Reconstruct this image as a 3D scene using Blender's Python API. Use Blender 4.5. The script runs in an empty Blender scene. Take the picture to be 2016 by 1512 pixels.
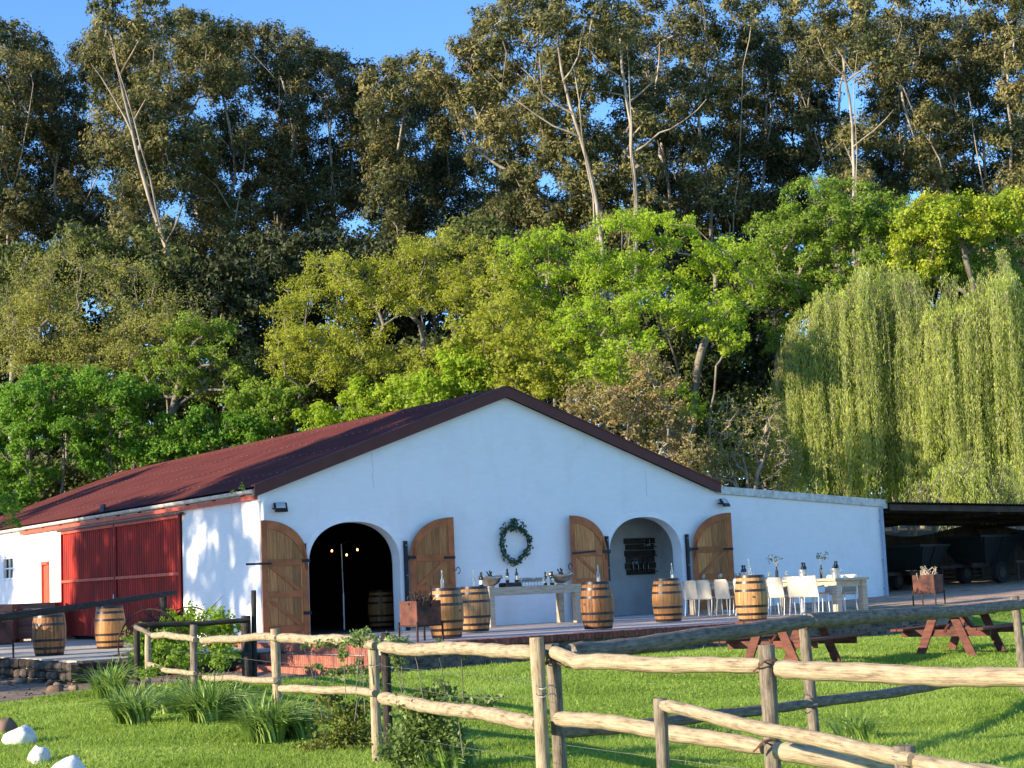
import bpy, math, random
import numpy as np
from mathutils import Vector, Matrix

# ------------------------------------------------------------------ camera
SC = bpy.context.scene
COL = SC.collection
EYE = np.array([-15.513, -33.843, 0.999])
YAW, PITCH, ROLL, FPX = .5843, .1189, -.0411, 3260.0
_f = np.array([math.sin(YAW)*math.cos(PITCH), math.cos(YAW)*math.cos(PITCH), math.sin(PITCH)])
_r = np.array([math.cos(YAW), -math.sin(YAW), 0.0]); _u = np.cross(_r, _f)
_r, _u = _r*math.cos(ROLL)+_u*math.sin(ROLL), -_r*math.sin(ROLL)+_u*math.cos(ROLL)
cam_d = bpy.data.cameras.new('camera'); cam = bpy.data.objects.new('camera', cam_d); COL.objects.link(cam)
cam.matrix_world = Matrix(((_r[0], _u[0], -_f[0], EYE[0]), (_r[1], _u[1], -_f[1], EYE[1]), (_r[2], _u[2], -_f[2], EYE[2]), (0, 0, 0, 1)))
cam_d.sensor_width = 36.0; cam_d.lens = 36.0*FPX/2016.0; cam_d.clip_start = .1; cam_d.clip_end = 3000
SC.camera = cam

# ------------------------------------------------------------------ sky, sun, exposure
SUN_EL = math.radians(17.0)
SUN_DIR = Vector((-math.cos(SUN_EL)*math.cos(math.radians(4)), math.cos(SUN_EL)*math.sin(math.radians(4)), math.sin(SUN_EL)))  # towards the sun
world = bpy.data.worlds.new('World'); SC.world = world; world.use_nodes = True
wn = world.node_tree.nodes; wl = world.node_tree.links
for n in list(wn): wn.remove(n)
sky = wn.new('ShaderNodeTexSky'); sky.sky_type = 'NISHITA'; sky.sun_disc = False
sky.sun_elevation = SUN_EL; sky.sun_rotation = math.atan2(SUN_DIR.x, SUN_DIR.y)
sky.altitude = 0; sky.air_density = .9; sky.dust_density = 0.0; sky.ozone_density = 6.1
bg = wn.new('ShaderNodeBackground'); bg.inputs['Strength'].default_value = .14
wo = wn.new('ShaderNodeOutputWorld')
wl.new(sky.outputs[0], bg.inputs[0]); wl.new(bg.outputs[0], wo.inputs[0])
sun_d = bpy.data.lights.new('sun', 'SUN'); sun_d.energy = 4.2; sun_d.angle = math.radians(.55); sun_d.color = (1.0, .84, .62)
sun = bpy.data.objects.new('sun', sun_d); COL.objects.link(sun)
sun.rotation_euler = SUN_DIR.to_track_quat('Z', 'Y').to_euler()
vs = SC.view_settings; vs.view_transform = 'Standard'; vs.look = 'None'; vs.gamma = 1; vs.exposure = 1.3
SC.render.engine = 'CYCLES'
SC.cycles.use_denoising = True; SC.cycles.max_bounces = 6; SC.cycles.transparent_max_bounces = 8
SC.cycles.diffuse_bounces = 3; SC.cycles.glossy_bounces = 3; SC.cycles.transmission_bounces = 6

# ------------------------------------------------------------------ helpers
rng = np.random.default_rng(7); random.seed(7)
def at(px, py, d):
    """a point seen at pixel (px,py) of the 2016x1512 photograph at d metres in front of the lens"""
    return EYE + (_f + _r*(px-1008)/FPX - _u*(py-756)/FPX)*d
def at_z(px, py, z):
    q = _f + _r*(px-1008)/FPX - _u*(py-756)/FPX
    return EYE + q*(z-EYE[2])/q[2]
def proj(P):
    d = np.asarray(P, float)-EYE; k = d@_f
    return 1008+FPX*(d@_r)/k, 756-FPX*(d@_u)/k, k
def sm(t):
    t = np.clip(t, 0, 1); return t*t*(3-2*t)
def rot2(x, y, a): return x*math.cos(a)-y*math.sin(a), x*math.sin(a)+y*math.cos(a)

def np_mesh(name, V, F, smooth=False):
    """V (n,3) floats, F (m,k) ints, all faces k-gons"""
    V = np.ascontiguousarray(V, np.float32); F = np.ascontiguousarray(F, np.int32)
    me = bpy.data.meshes.new(name); k = F.shape[1]
    me.vertices.add(len(V)); me.vertices.foreach_set('co', V.ravel())
    me.loops.add(F.size); me.loops.foreach_set('vertex_index', F.ravel())
    me.polygons.add(len(F)); me.polygons.foreach_set('loop_start', np.arange(0, F.size, k, dtype=np.int32))
    me.polygons.foreach_set('loop_total', np.full(len(F), k, np.int32))
    me.update(calc_edges=True)
    if smooth: me.polygons.foreach_set('use_smooth', np.ones(len(F), bool))
    return me
def link(name, me, mat=None, parent=None, loc=None, rot=None):
    o = bpy.data.objects.new(name, me); COL.objects.link(o)
    if mat is not None and me is not None and len(me.materials) == 0: me.materials.append(mat)
    if parent is not None: o.parent = parent
    if loc is not None: o.location = loc
    if rot is not None: o.rotation_euler = rot
    return o
def tag(o, label=None, cat=None, group=None, kind=None):
    if label: o['label'] = label
    if cat: o['category'] = cat
    if group: o['group'] = group
    if kind: o['kind'] = kind
    return o
def thing(name, label, cat, loc=(0, 0, 0), rz=0, group=None):
    o = bpy.data.objects.new(name, None); COL.objects.link(o); o.empty_display_size = .1
    o.location = [float(c) for c in loc]; o.rotation_euler = (0, 0, rz)
    return tag(o, label, cat, group)
def dup(root, loc=None, rz=None, label=None, group=None):
    r = root.copy(); COL.objects.link(r)
    if loc is not None: r.location = [float(c) for c in loc]
    if rz is not None: r.rotation_euler = (0, 0, rz)
    if label: r['label'] = label
    if group: r['group'] = group
    for ch in list(root.children):
        c = ch.copy(); COL.objects.link(c); c.parent = r
        for g in list(ch.children):
            d = g.copy(); COL.objects.link(d); d.parent = c
    return r

class MB:
    def __init__(s): s.v = []; s.f = []
    def add(s, vs, fs):
        b = len(s.v); s.v += [tuple(float(c) for c in v) for v in vs]; s.f += [tuple(i+b for i in f) for f in fs]; return s
    def box(s, c, d, rz=0, ry=0, rx=0):
        hx, hy, hz = d[0]/2, d[1]/2, d[2]/2
        M = Matrix.Rotation(rz, 3, 'Z') @ Matrix.Rotation(ry, 3, 'Y') @ Matrix.Rotation(rx, 3, 'X')
        vs = [M @ Vector((x*hx, y*hy, z*hz))+Vector([float(k) for k in c]) for x in (-1, 1) for y in (-1, 1) for z in (-1, 1)]
        return s.add(vs, [(0, 1, 3, 2), (4, 6, 7, 5), (0, 4, 5, 1), (2, 3, 7, 6), (0, 2, 6, 4), (1, 5, 7, 3)])
    def beam(s, a, b, w, h, up=(0, 0, 1)):
        a = Vector([float(k) for k in a]); b = Vector([float(k) for k in b]); t = (b-a).normalized(); n = t.cross(Vector(up)).normalized(); m = n.cross(t)
        vs = [p+n*(sx*w/2)+m*(sz*h/2) for p in (a, b) for sx in (-1, 1) for sz in (-1, 1)]
        return s.add(vs, [(0, 1, 3, 2), (4, 6, 7, 5), (0, 4, 5, 1), (2, 3, 7, 6), (0, 2, 6, 4), (1, 5, 7, 3)])
    def tube(s, pts, rad, n=8, caps=True):
        pts = [Vector([float(k) for k in p]) for p in pts]
        if not hasattr(rad, '__len__'): rad = [rad]*len(pts)
        rings = []; b = len(s.v); ref = None
        for i, p in enumerate(pts):
            t = (pts[min(i+1, len(pts)-1)]-pts[max(i-1, 0)]).normalized()
            if ref is None: ref = t.orthogonal().normalized()
            ref = (ref-t*ref.dot(t)).normalized(); m = t.cross(ref)
            for k in range(n):
                a = 2*math.pi*k/n; q = p+(ref*math.cos(a)+m*math.sin(a))*rad[i]; s.v.append((q.x, q.y, q.z))
        for i in range(len(pts)-1):
            for k in range(n):
                s.f.append((b+i*n+k, b+i*n+(k+1) % n, b+(i+1)*n+(k+1) % n, b+(i+1)*n+k))
        if caps:
            s.f.append(tuple(b+k for k in range(n))[::-1]); e = b+(len(pts)-1)*n; s.f.append(tuple(e+k for k in range(n)))
        return s
    def lathe(s, prof, n=16, c=(0, 0, 0), cap=True):
        b = len(s.v)
        for r, z in prof:
            for k in range(n):
                a = 2*math.pi*k/n; s.v.append((c[0]+r*math.cos(a), c[1]+r*math.sin(a), c[2]+z))
        for i in range(len(prof)-1):
            for k in range(n):
                s.f.append((b+i*n+k, b+i*n+(k+1) % n, b+(i+1)*n+(k+1) % n, b+(i+1)*n+k))
        if cap:
            s.f.append(tuple(b+k for k in range(n))[::-1]); e = b+(len(prof)-1)*n; s.f.append(tuple(e+k for k in range(n)))
        return s
    def prism(s, poly, y0, y1):
        """polygon in x,z extruded from y0 to y1"""
        n = len(poly); vs = [(x, y0, z) for x, z in poly]+[(x, y1, z) for x, z in poly]
        return s.add(vs, [tuple(range(n)), tuple(range(2*n-1, n-1, -1))]+[(i, i+n, (i+1) % n+n, (i+1) % n) for i in range(n)])
    def mesh(s, name='mesh', org=(0, 0, 0), smooth=False):
        me = bpy.data.meshes.new(name)
        me.from_pydata([(v[0]-org[0], v[1]-org[1], v[2]-org[2]) for v in s.v], [], s.f); me.update()
        if smooth:
            me.polygons.foreach_set('use_smooth', [True]*len(me.polygons))
            if smooth != 'all': me.set_sharp_from_angle(angle=math.radians(40))
        return me
    def build(s, name, mat, parent=None, smooth=False, bevel=0, loc=None, w=False):
        org = [0.0, 0.0, 0.0]; p = parent
        while w and p is not None:          # vertices given in world coordinates: take the parents' places off
            org = [org[k]+p.location[k] for k in range(3)]; p = p.parent
        o = link(name, s.mesh(name, org, smooth), mat, parent, loc)
        if bevel:
            m = o.modifiers.new('edge', 'BEVEL'); m.width = bevel; m.segments = 1; m.limit_method = 'ANGLE'
        return o

# ------------------------------------------------------------------ materials
def _nt(name):
    m = bpy.data.materials.new(name); m.use_nodes = True; nt = m.node_tree
    return m, nt, nt.nodes['Principled BSDF']
def c4(c): return (c[0], c[1], c[2], 1)
def ramp(nt, stops):
    r = nt.nodes.new('ShaderNodeValToRGB'); e = r.color_ramp.elements
    while len(e) < len(stops): e.new(.5)
    for k, (p, c) in enumerate(stops): e[k].position = p; e[k].color = c4(c)
    return r
def coords(nt, scale=(1, 1, 1), rand=True):
    N, L = nt.nodes, nt.links
    tc = N.new('ShaderNodeTexCoord'); mp = N.new('ShaderNodeMapping'); mp.inputs['Scale'].default_value = scale
    L.new(tc.outputs['Object'], mp.inputs['Vector'])
    if rand:
        oi = N.new('ShaderNodeObjectInfo'); mu = N.new('ShaderNodeMath'); mu.operation = 'MULTIPLY'; mu.inputs[1].default_value = 37.0
        cb = N.new('ShaderNodeCombineXYZ'); L.new(oi.outputs['Random'], mu.inputs[0])
        for k in range(3): L.new(mu.outputs[0], cb.inputs[k])
        L.new(cb.outputs[0], mp.inputs['Location'])
    return mp
def M(name, col, rough=.75, var=.25, scale=4, stretch=(1, 1, 1), bump=.2, bscale=None, metal=0, dark=None, objvar=0, spec=.35, detail=6, dark_at=(.35, .7)):
    m, nt, b = _nt(name); N, L = nt.nodes, nt.links
    mp = coords(nt, stretch)
    nz = N.new('ShaderNodeTexNoise'); nz.inputs['Scale'].default_value = scale; nz.inputs['Detail'].default_value = detail; nz.inputs['Roughness'].default_value = .62
    L.new(mp.outputs[0], nz.inputs['Vector'])
    dk = dark or tuple(c*(1-var) for c in col); lt = tuple(min(1, c*(1+var*.8)) for c in col)
    rp = ramp(nt, [(dark_at[0], dk), ((dark_at[0]+dark_at[1])/2, col), (dark_at[1], lt)]); L.new(nz.outputs['Fac'], rp.inputs[0])
    out = rp.outputs[0]
    if objvar:
        oi = N.new('ShaderNodeObjectInfo'); mr = N.new('ShaderNodeMapRange'); mr.inputs['To Min'].default_value = 1-objvar; mr.inputs['To Max'].default_value = 1+objvar
        L.new(oi.outputs['Random'], mr.inputs['Value'])
        mx = N.new('ShaderNodeMix'); mx.data_type = 'RGBA'; mx.blend_type = 'MULTIPLY'; mx.inputs['Factor'].default_value = 1
        L.new(out, mx.inputs['A']); L.new(mr.outputs[0], mx.inputs['B']); out = mx.outputs['Result']
    L.new(out, b.inputs['Base Color']); b.inputs['Roughness'].default_value = rough; b.inputs['Metallic'].default_value = metal
    b.inputs['Specular IOR Level'].default_value = spec
    if bump:
        n2 = N.new('ShaderNodeTexNoise'); n2.inputs['Scale'].default_value = bscale or scale*5; n2.inputs['Detail'].default_value = 5
        L.new(mp.outputs[0], n2.inputs['Vector'])
        bp = N.new('ShaderNodeBump'); bp.inputs['Strength'].default_value = bump; bp.inputs['Distance'].default_value = .02
        L.new(n2.outputs['Fac'], bp.inputs['Height']); L.new(bp.outputs[0], b.inputs['Normal'])
    return m
def pole_mat(name, col, dark, light, rough=.85, bump=.7):
    """round timber: streaks, checks and worn bark running along the pole (attribute 'pole' = cos, sin, metres along)"""
    m, nt, b = _nt(name); N, L = nt.nodes, nt.links
    at_ = N.new('ShaderNodeAttribute'); at_.attribute_name = 'pole'
    oi = N.new('ShaderNodeObjectInfo'); mu = N.new('ShaderNodeMath'); mu.operation = 'MULTIPLY'; mu.inputs[1].default_value = 53.0; L.new(oi.outputs['Random'], mu.inputs[0])
    cb = N.new('ShaderNodeCombineXYZ')
    for k in range(3): L.new(mu.outputs[0], cb.inputs[k])
    def noise(sc, scale, detail=7, rough_=.65):
        mp = N.new('ShaderNodeMapping'); mp.inputs['Scale'].default_value = sc; L.new(at_.outputs['Vector'], mp.inputs['Vector']); L.new(cb.outputs[0], mp.inputs['Location'])
        nz = N.new('ShaderNodeTexNoise'); nz.inputs['Scale'].default_value = scale; nz.inputs['Detail'].default_value = detail; nz.inputs['Roughness'].default_value = rough_; L.new(mp.outputs[0], nz.inputs['Vector']); return nz
    n1 = noise((1, 1, 1.6), 1.4); n2 = noise((1, 1, .22), 5.5); n3 = noise((1, 1, .10), 11, 3)
    ad = N.new('ShaderNodeMath'); ad.operation = 'MULTIPLY_ADD'; ad.inputs[1].default_value = .55; L.new(n1.outputs['Fac'], ad.inputs[0])
    h = N.new('ShaderNodeMath'); h.operation = 'MULTIPLY'; h.inputs[1].default_value = .45; L.new(n2.outputs['Fac'], h.inputs[0]); L.new(h.outputs[0], ad.inputs[2])
    rp = ramp(nt, [(.37, dark), (.49, col), (.61, light)]); L.new(ad.outputs[0], rp.inputs[0])
    ck = N.new('ShaderNodeMapRange'); ck.inputs['From Min'].default_value = .66; ck.inputs['From Max'].default_value = .70; L.new(n3.outputs['Fac'], ck.inputs['Value'])
    mx = N.new('ShaderNodeMix'); mx.data_type = 'RGBA'; L.new(ck.outputs[0], mx.inputs['Factor']); L.new(rp.outputs[0], mx.inputs['A']); mx.inputs['B'].default_value = c4(tuple(c*.35 for c in dark))
    L.new(mx.outputs['Result'], b.inputs['Base Color']); b.inputs['Roughness'].default_value = rough; b.inputs['Specular IOR Level'].default_value = .2
    hh = N.new('ShaderNodeMath'); hh.operation = 'MULTIPLY_ADD'; hh.inputs[1].default_value = -.8; L.new(ck.outputs[0], hh.inputs[0]); L.new(n2.outputs['Fac'], hh.inputs[2])
    bp = N.new('ShaderNodeBump'); bp.inputs['Strength'].default_value = bump; bp.inputs['Distance'].default_value = .012; L.new(hh.outputs[0], bp.inputs['Height']); L.new(bp.outputs[0], b.inputs['Normal'])
    return m
def leaf_mat(name, cols, trans=.35, rough=.55, tint_scale=.35, spec=.3):
    """cols: dark, mid, light leaf colours, one drawn per leaf, drifting over the crown"""
    m, nt, b = _nt(name); N, L = nt.nodes, nt.links
    ge = N.new('ShaderNodeNewGeometry'); mp = coords(nt, (1, 1, 1), False)
    nz = N.new('ShaderNodeTexNoise'); nz.inputs['Scale'].default_value = tint_scale; nz.inputs['Detail'].default_value = 2; L.new(mp.outputs[0], nz.inputs['Vector'])
    ad = N.new('ShaderNodeMath'); ad.operation = 'MULTIPLY_ADD'; ad.inputs[1].default_value = .55; L.new(ge.outputs['Random Per Island'], ad.inputs[0])
    mu = N.new('ShaderNodeMath'); mu.operation = 'MULTIPLY_ADD'; mu.inputs[1].default_value = 1.3; mu.inputs[2].default_value = -.42; L.new(nz.outputs['Fac'], mu.inputs[0])
    L.new(mu.outputs[0], ad.inputs[2])
    rp = ramp(nt, [(0.02, cols[0]), (.45, cols[1]), (.92, cols[2])]); L.new(ad.outputs[0], rp.inputs[0])
    L.new(rp.outputs[0], b.inputs['Base Color']); b.inputs['Roughness'].default_value = rough; b.inputs['Specular IOR Level'].default_value = spec
    tr = N.new('ShaderNodeBsdfTranslucent'); L.new(rp.outputs[0], tr.inputs['Color'])
    ms = N.new('ShaderNodeMixShader'); ms.inputs[0].default_value = trans
    L.new(b.outputs[0], ms.inputs[1]); L.new(tr.outputs[0], ms.inputs[2]); L.new(ms.outputs[0], N['Material Output'].inputs['Surface'])
    return m
def brick_paint(name, col, axis, bw=.23, bh=.078, mortar=.01, bump=.35, var=.05, grime=(.55, .52, .46), gamt=.35, rough=.85, mort_col=None, cols=None, stain=False):
    """brickwork seen on the plane axis: 'x' = y,z wall; 'y' = x,z wall; 'z' = x,y paving"""
    m, nt, b = _nt(name); N, L = nt.nodes, nt.links
    tc = N.new('ShaderNodeTexCoord'); sp = N.new('ShaderNodeSeparateXYZ'); L.new(tc.outputs['Object'], sp.inputs[0]); cb = N.new('ShaderNodeCombineXYZ')
    a = {'x': (1, 2), 'y': (0, 2), 'z': (0, 1)}[axis]
    L.new(sp.outputs[a[0]], cb.inputs[0]); L.new(sp.outputs[a[1]], cb.inputs[1])
    br = N.new('ShaderNodeTexBrick'); br.inputs['Scale'].default_value = 1; br.inputs['Brick Width'].default_value = bw; br.inputs['Row Height'].default_value = bh
    br.inputs['Mortar Size'].default_value = mortar*.5; br.inputs['Mortar Smooth'].default_value = .6
    L.new(cb.outputs[0], br.inputs['Vector'])
    if cols: br.inputs['Color1'].default_value = c4(cols[0]); br.inputs['Color2'].default_value = c4(cols[1]); br.inputs['Mortar'].default_value = c4(mort_col)
    else:
        br.inputs['Color1'].default_value = c4(col); br.inputs['Color2'].default_value = c4(tuple(c*(1-var) for c in col)); br.inputs['Mortar'].default_value = c4(mort_col or tuple(c*.93 for c in col))
    nz = N.new('ShaderNodeTexNoise'); nz.inputs['Scale'].default_value = 1.1; nz.inputs['Detail'].default_value = 9; nz.inputs['Roughness'].default_value = .68; L.new(tc.outputs['Object'], nz.inputs['Vector'])
    mr = N.new('ShaderNodeMapRange'); mr.inputs['From Min'].default_value = .5; mr.inputs['From Max'].default_value = .8; mr.inputs['To Max'].default_value = gamt; L.new(nz.outputs['Fac'], mr.inputs['Value'])
    mx = N.new('ShaderNodeMix'); mx.data_type = 'RGBA'; L.new(mr.outputs[0], mx.inputs['Factor']); L.new(br.outputs['Color'], mx.inputs['A']); mx.inputs['B'].default_value = c4(grime)
    out = mx.outputs['Result']
    if stain:      # rain streaks, splashed dirt near the ground and flaked patches
        ms = N.new('ShaderNodeMapping'); ms.inputs['Scale'].default_value = (2.3, 2.3, .5); L.new(tc.outputs['Object'], ms.inputs['Vector'])
        ns = N.new('ShaderNodeTexNoise'); ns.inputs['Scale'].default_value = 1; ns.inputs['Detail'].default_value = 6; L.new(ms.outputs[0], ns.inputs['Vector'])
        zr = N.new('ShaderNodeMapRange'); zr.inputs['From Min'].default_value = 1.5; zr.inputs['From Max'].default_value = .55; L.new(sp.outputs[2], zr.inputs['Value'])
        zz = N.new('ShaderNodeMath'); zz.operation = 'MULTIPLY_ADD'; zz.inputs[1].default_value = .28; L.new(zr.outputs[0], zz.inputs[0]); L.new(ns.outputs['Fac'], zz.inputs[2])
        sr = N.new('ShaderNodeMapRange'); sr.inputs['From Min'].default_value = .56; sr.inputs['From Max'].default_value = .86; sr.inputs['To Max'].default_value = .22; L.new(zz.outputs[0], sr.inputs['Value'])
        m2 = N.new('ShaderNodeMix'); m2.data_type = 'RGBA'; L.new(sr.outputs[0], m2.inputs['Factor']); L.new(out, m2.inputs['A']); m2.inputs['B'].default_value = c4((.52, .48, .41)); out = m2.outputs['Result']
        nf = N.new('ShaderNodeTexNoise'); nf.inputs['Scale'].default_value = 3.2; nf.inputs['Detail'].default_value = 12; nf.inputs['Roughness'].default_value = .75; L.new(tc.outputs['Object'], nf.inputs['Vector'])
        fr = N.new('ShaderNodeMapRange'); fr.inputs['From Min'].default_value = .70; fr.inputs['From Max'].default_value = .74; fr.inputs['To Max'].default_value = .5; L.new(nf.outputs['Fac'], fr.inputs['Value'])
        m3 = N.new('ShaderNodeMix'); m3.data_type = 'RGBA'; L.new(fr.outputs[0], m3.inputs['Factor']); L.new(out, m3.inputs['A']); m3.inputs['B'].default_value = c4((.42, .37, .33)); out = m3.outputs['Result']
    L.new(out, b.inputs['Base Color']); b.inputs['Roughness'].default_value = rough; b.inputs['Specular IOR Level'].default_value = .2
    n2 = N.new('ShaderNodeTexNoise'); n2.inputs['Scale'].default_value = 14; n2.inputs['Detail'].default_value = 6; L.new(tc.outputs['Object'], n2.inputs['Vector'])
    inv = N.new('ShaderNodeMath'); inv.operation = 'MULTIPLY_ADD'; inv.inputs[1].default_value = -.7; L.new(br.outputs['Fac'], inv.inputs[0]); L.new(n2.outputs['Fac'], inv.inputs[2])
    bp = N.new('ShaderNodeBump'); bp.inputs['Strength'].default_value = bump; bp.inputs['Distance'].default_value = .02; L.new(inv.outputs[0], bp.inputs['Height']); L.new(bp.outputs[0], b.inputs['Normal'])
    return m
def glass_mat(name, col=(.9, .95, .92), rough=.02):
    m, nt, b = _nt(name); b.inputs['Base Color'].default_value = c4(col); b.inputs['Roughness'].default_value = rough
    b.inputs['Transmission Weight'].default_value = .92; b.inputs['IOR'].default_value = 1.45
    return m
def emit_mat(name, col, s):
    m, nt, b = _nt(name); b.inputs['Emission Color'].default_value = c4(col); b.inputs['Emission Strength'].default_value = s; b.inputs['Base Color'].default_value = c4(col)
    return m

WHITE = (.90, .90, .89)
m_front = brick_paint('painted_brick_front', WHITE, 'y', bump=.2, gamt=.22, mort_col=(.86, .86, .86), var=.03, stain=True)
m_side = brick_paint('painted_brick_side', WHITE, 'x', bump=.3, gamt=.25, var=.03, stain=True)
m_white = M('white_paint', WHITE, .8, .08, 3, bump=.1)
m_whitedull = M('weathered_white_metal', (.62, .60, .55), .7, .3, 6, bump=.15)
m_roof = M('red_roof_paint', (.13, .036, .030), .85, .25, 1.2, (1, 1, 1), bump=.03, spec=.12, detail=9)
m_barge = M('dark_red_barge', (.105, .030, .025), .6, .15, 3, bump=.06)
m_redsheet = M('red_sheet_paint', (.36, .034, .024), .7, .35, 1.6, (1, 1, .4), bump=.06, spec=.2, detail=9, dark=(.21, .03, .024))
m_redpaint = M('red_orange_paint', (.55, .10, .05), .6, .2, 5, bump=.1)
m_dwood = M('door_frame_wood', (.40, .125, .038), .55, .3, 3, (1, 1, 1), bump=.15, objvar=.12)
m_plank = M('door_plank_wood', (.52, .215, .062), .5, .35, 5, (6, 6, .5), bump=.12, objvar=.42)
m_steel = M('dark_steel', (.022, .023, .028), .5, .3, 8, bump=.1, metal=.3)
m_stave = M('oak_stave', (.44, .20, .06), .5, .3, 5, (5, 5, .6), bump=.12, objvar=.2)
m_stave_b = M('oak_stave_pale', (.47, .235, .085), .6, .4, 5, (5, 5, .6), bump=.18, objvar=.25)
m_stave_c = M('oak_stave_stained', (.36, .155, .05), .6, .5, 3, (4, 4, .5), bump=.18, objvar=.25, dark=(.12, .05, .022))
m_hoop = M('black_hoop', (.055, .05, .05), .38, .35, 9, bump=.06, metal=.6)
m_head = M('barrel_head', (.13, .10, .075), .7, .3, 5, bump=.15)
m_pine = M('pale_pine', (.47, .40, .29), .65, .25, 4, (1, 6, 6), bump=.1, objvar=.1)
m_plastic = M('cream_plastic', (.66, .585, .455), .5, .12, 3, bump=.03, objvar=.06, dark=(.54, .47, .36))
m_alu = M('chair_aluminium', (.72, .72, .71), .35, .08, 6, bump=.02, metal=.3)
m_zinc = M('zinc_bucket', (.55, .57, .60), .4, .2, 7, bump=.06, metal=.7)
m_silver = M('silver_bowl', (.42, .38, .33), .3, .25, 9, bump=.15, metal=.8)
m_rust = M('rusty_iron', (.13, .05, .034), .85, .6, 4, bump=.4, dark=(.035, .022, .02), detail=9)
m_iron = M('brown_iron', (.045, .026, .02), .75, .5, 8, bump=.25)
m_bottle = M('dark_bottle_glass', (.012, .016, .014), .12, .2, 5, bump=0, spec=.6)
m_label = M('bottle_label', (.65, .63, .57), .8, .08, 20, bump=0)
m_glass = glass_mat('clear_glass')
m_fence = pole_mat('weathered_pole', (.36, .28, .18), (.15, .115, .075), (.47, .385, .26))
m_fencegrey = pole_mat('grey_weathered_pole', (.185, .15, .115), (.065, .055, .045), (.30, .25, .19))
m_fencedark = pole_mat('dark_pole', (.04, .034, .03), (.015, .014, .013), (.075, .065, .055))  # near-black timber; the corner fence's shade is put into this colour
m_wire = M('fence_wire', (.22, .21, .20), .5, .2, 10, bump=0, metal=.6)
m_rustwire = M('rusted_tie_wire', (.10, .05, .032), .8, .3, 10, bump=.1)
m_picnic = M('red_stained_timber', (.13, .042, .027), .75, .45, 4, (4, 1, 4), bump=.3, dark=(.06, .024, .018), objvar=.15)
m_bark = M('grey_bark', (.20, .175, .14), .9, .5, 2.5, (1, 1, .4), bump=.6, bscale=9, dark=(.075, .065, .05))
m_gumbark = M('pale_gum_bark', (.36, .31, .245), .9, .45, 1.1, (1, 1, .3), bump=.4, bscale=5, dark=(.12, .095, .07), detail=9)
m_twig = M('pale_twig', (.33, .28, .21), .9, .4, 4, bump=.2)
m_conc = M('worn_concrete', (.50, .43, .34), .9, .25, 1.6, bump=.3, bscale=12, detail=9)
m_stone = M('dark_stone', (.075, .058, .044), .9, .5, 3, bump=.9, bscale=8, dark=(.03, .025, .02), objvar=.35)
m_brick = M('red_brick', (.22, .075, .055), .85, .35, 9, bump=.3, dark=(.15, .05, .042), objvar=.3)
m_stepbrick = M('step_brick', (.37, .13, .085), .85, .3, 7, bump=.3, dark=(.22, .085, .065), objvar=.18)
m_greybrick = M('weathered_wall_brick', (.14, .115, .10), .9, .5, 6, bump=.4, dark=(.05, .045, .04), objvar=.3)
m_mortar = M('mortar', (.20, .185, .165), .95, .3, 5, bump=.4)
m_pave = brick_paint('terrace_brick_paving', (.52, .45, .41), 'z', .22, .11, .012, .3, .2, (.40, .34, .30), .5, .85, (.42, .37, .34), ((.55, .46, .41), (.46, .38, .34)))
m_grout = M('interior_floor', (.12, .10, .09), .8, .3, 3, bump=.1)
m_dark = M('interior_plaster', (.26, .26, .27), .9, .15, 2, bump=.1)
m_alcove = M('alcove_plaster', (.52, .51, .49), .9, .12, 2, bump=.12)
m_crate = M('crate_board', (.27, .135, .10), .85, .3, 3, (1, 1, 8), bump=.25, objvar=.15)
m_rock = M('white_painted_rock', (.66, .64, .60), .9, .2, 6, bump=.9, bscale=9, dark=(.24, .21, .17), dark_at=(.36, .56), detail=10)
m_brownrock = M('brown_rock', (.20, .13, .09), .9, .4, 4, bump=.5)
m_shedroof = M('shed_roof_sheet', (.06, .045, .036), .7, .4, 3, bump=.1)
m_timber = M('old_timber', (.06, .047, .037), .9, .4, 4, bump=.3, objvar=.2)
m_green = M('dark_green_paint', (.014, .020, .019), .55, .3, 4, bump=.1)
m_tyre = M('tyre_rubber', (.02, .02, .02), .9, .2, 6, bump=.2)
m_flood = M('black_lamp_housing', (.012, .012, .014), .45, .2, 8, bump=.03)
m_floodglass = M('lamp_reflector', (.62, .62, .58), .25, .15, 12, bump=.2, metal=.3)
m_pipe = M('grey_drain_pipe', (.36, .42, .50), .6, .15, 5, bump=.05)
m_house = M('far_house_plaster', (.66, .67, .70), .9, .1, 2, bump=.1)
m_slate = M('far_house_roof', (.16, .13, .11), .8, .3, 6, bump=.2)
m_soil = M('bare_earth', (.23, .165, .115), .95, .35, 2.2, bump=.6, bscale=9, detail=10, dark=(.12, .085, .062))
m_gravel = M('gravel_path', (.44, .30, .20), .95, .4, 3, bump=1.0, bscale=22, detail=10, dark=(.25, .165, .11))
m_bulb = emit_mat('warm_bulb', (1, .36, .09), 6)
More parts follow.
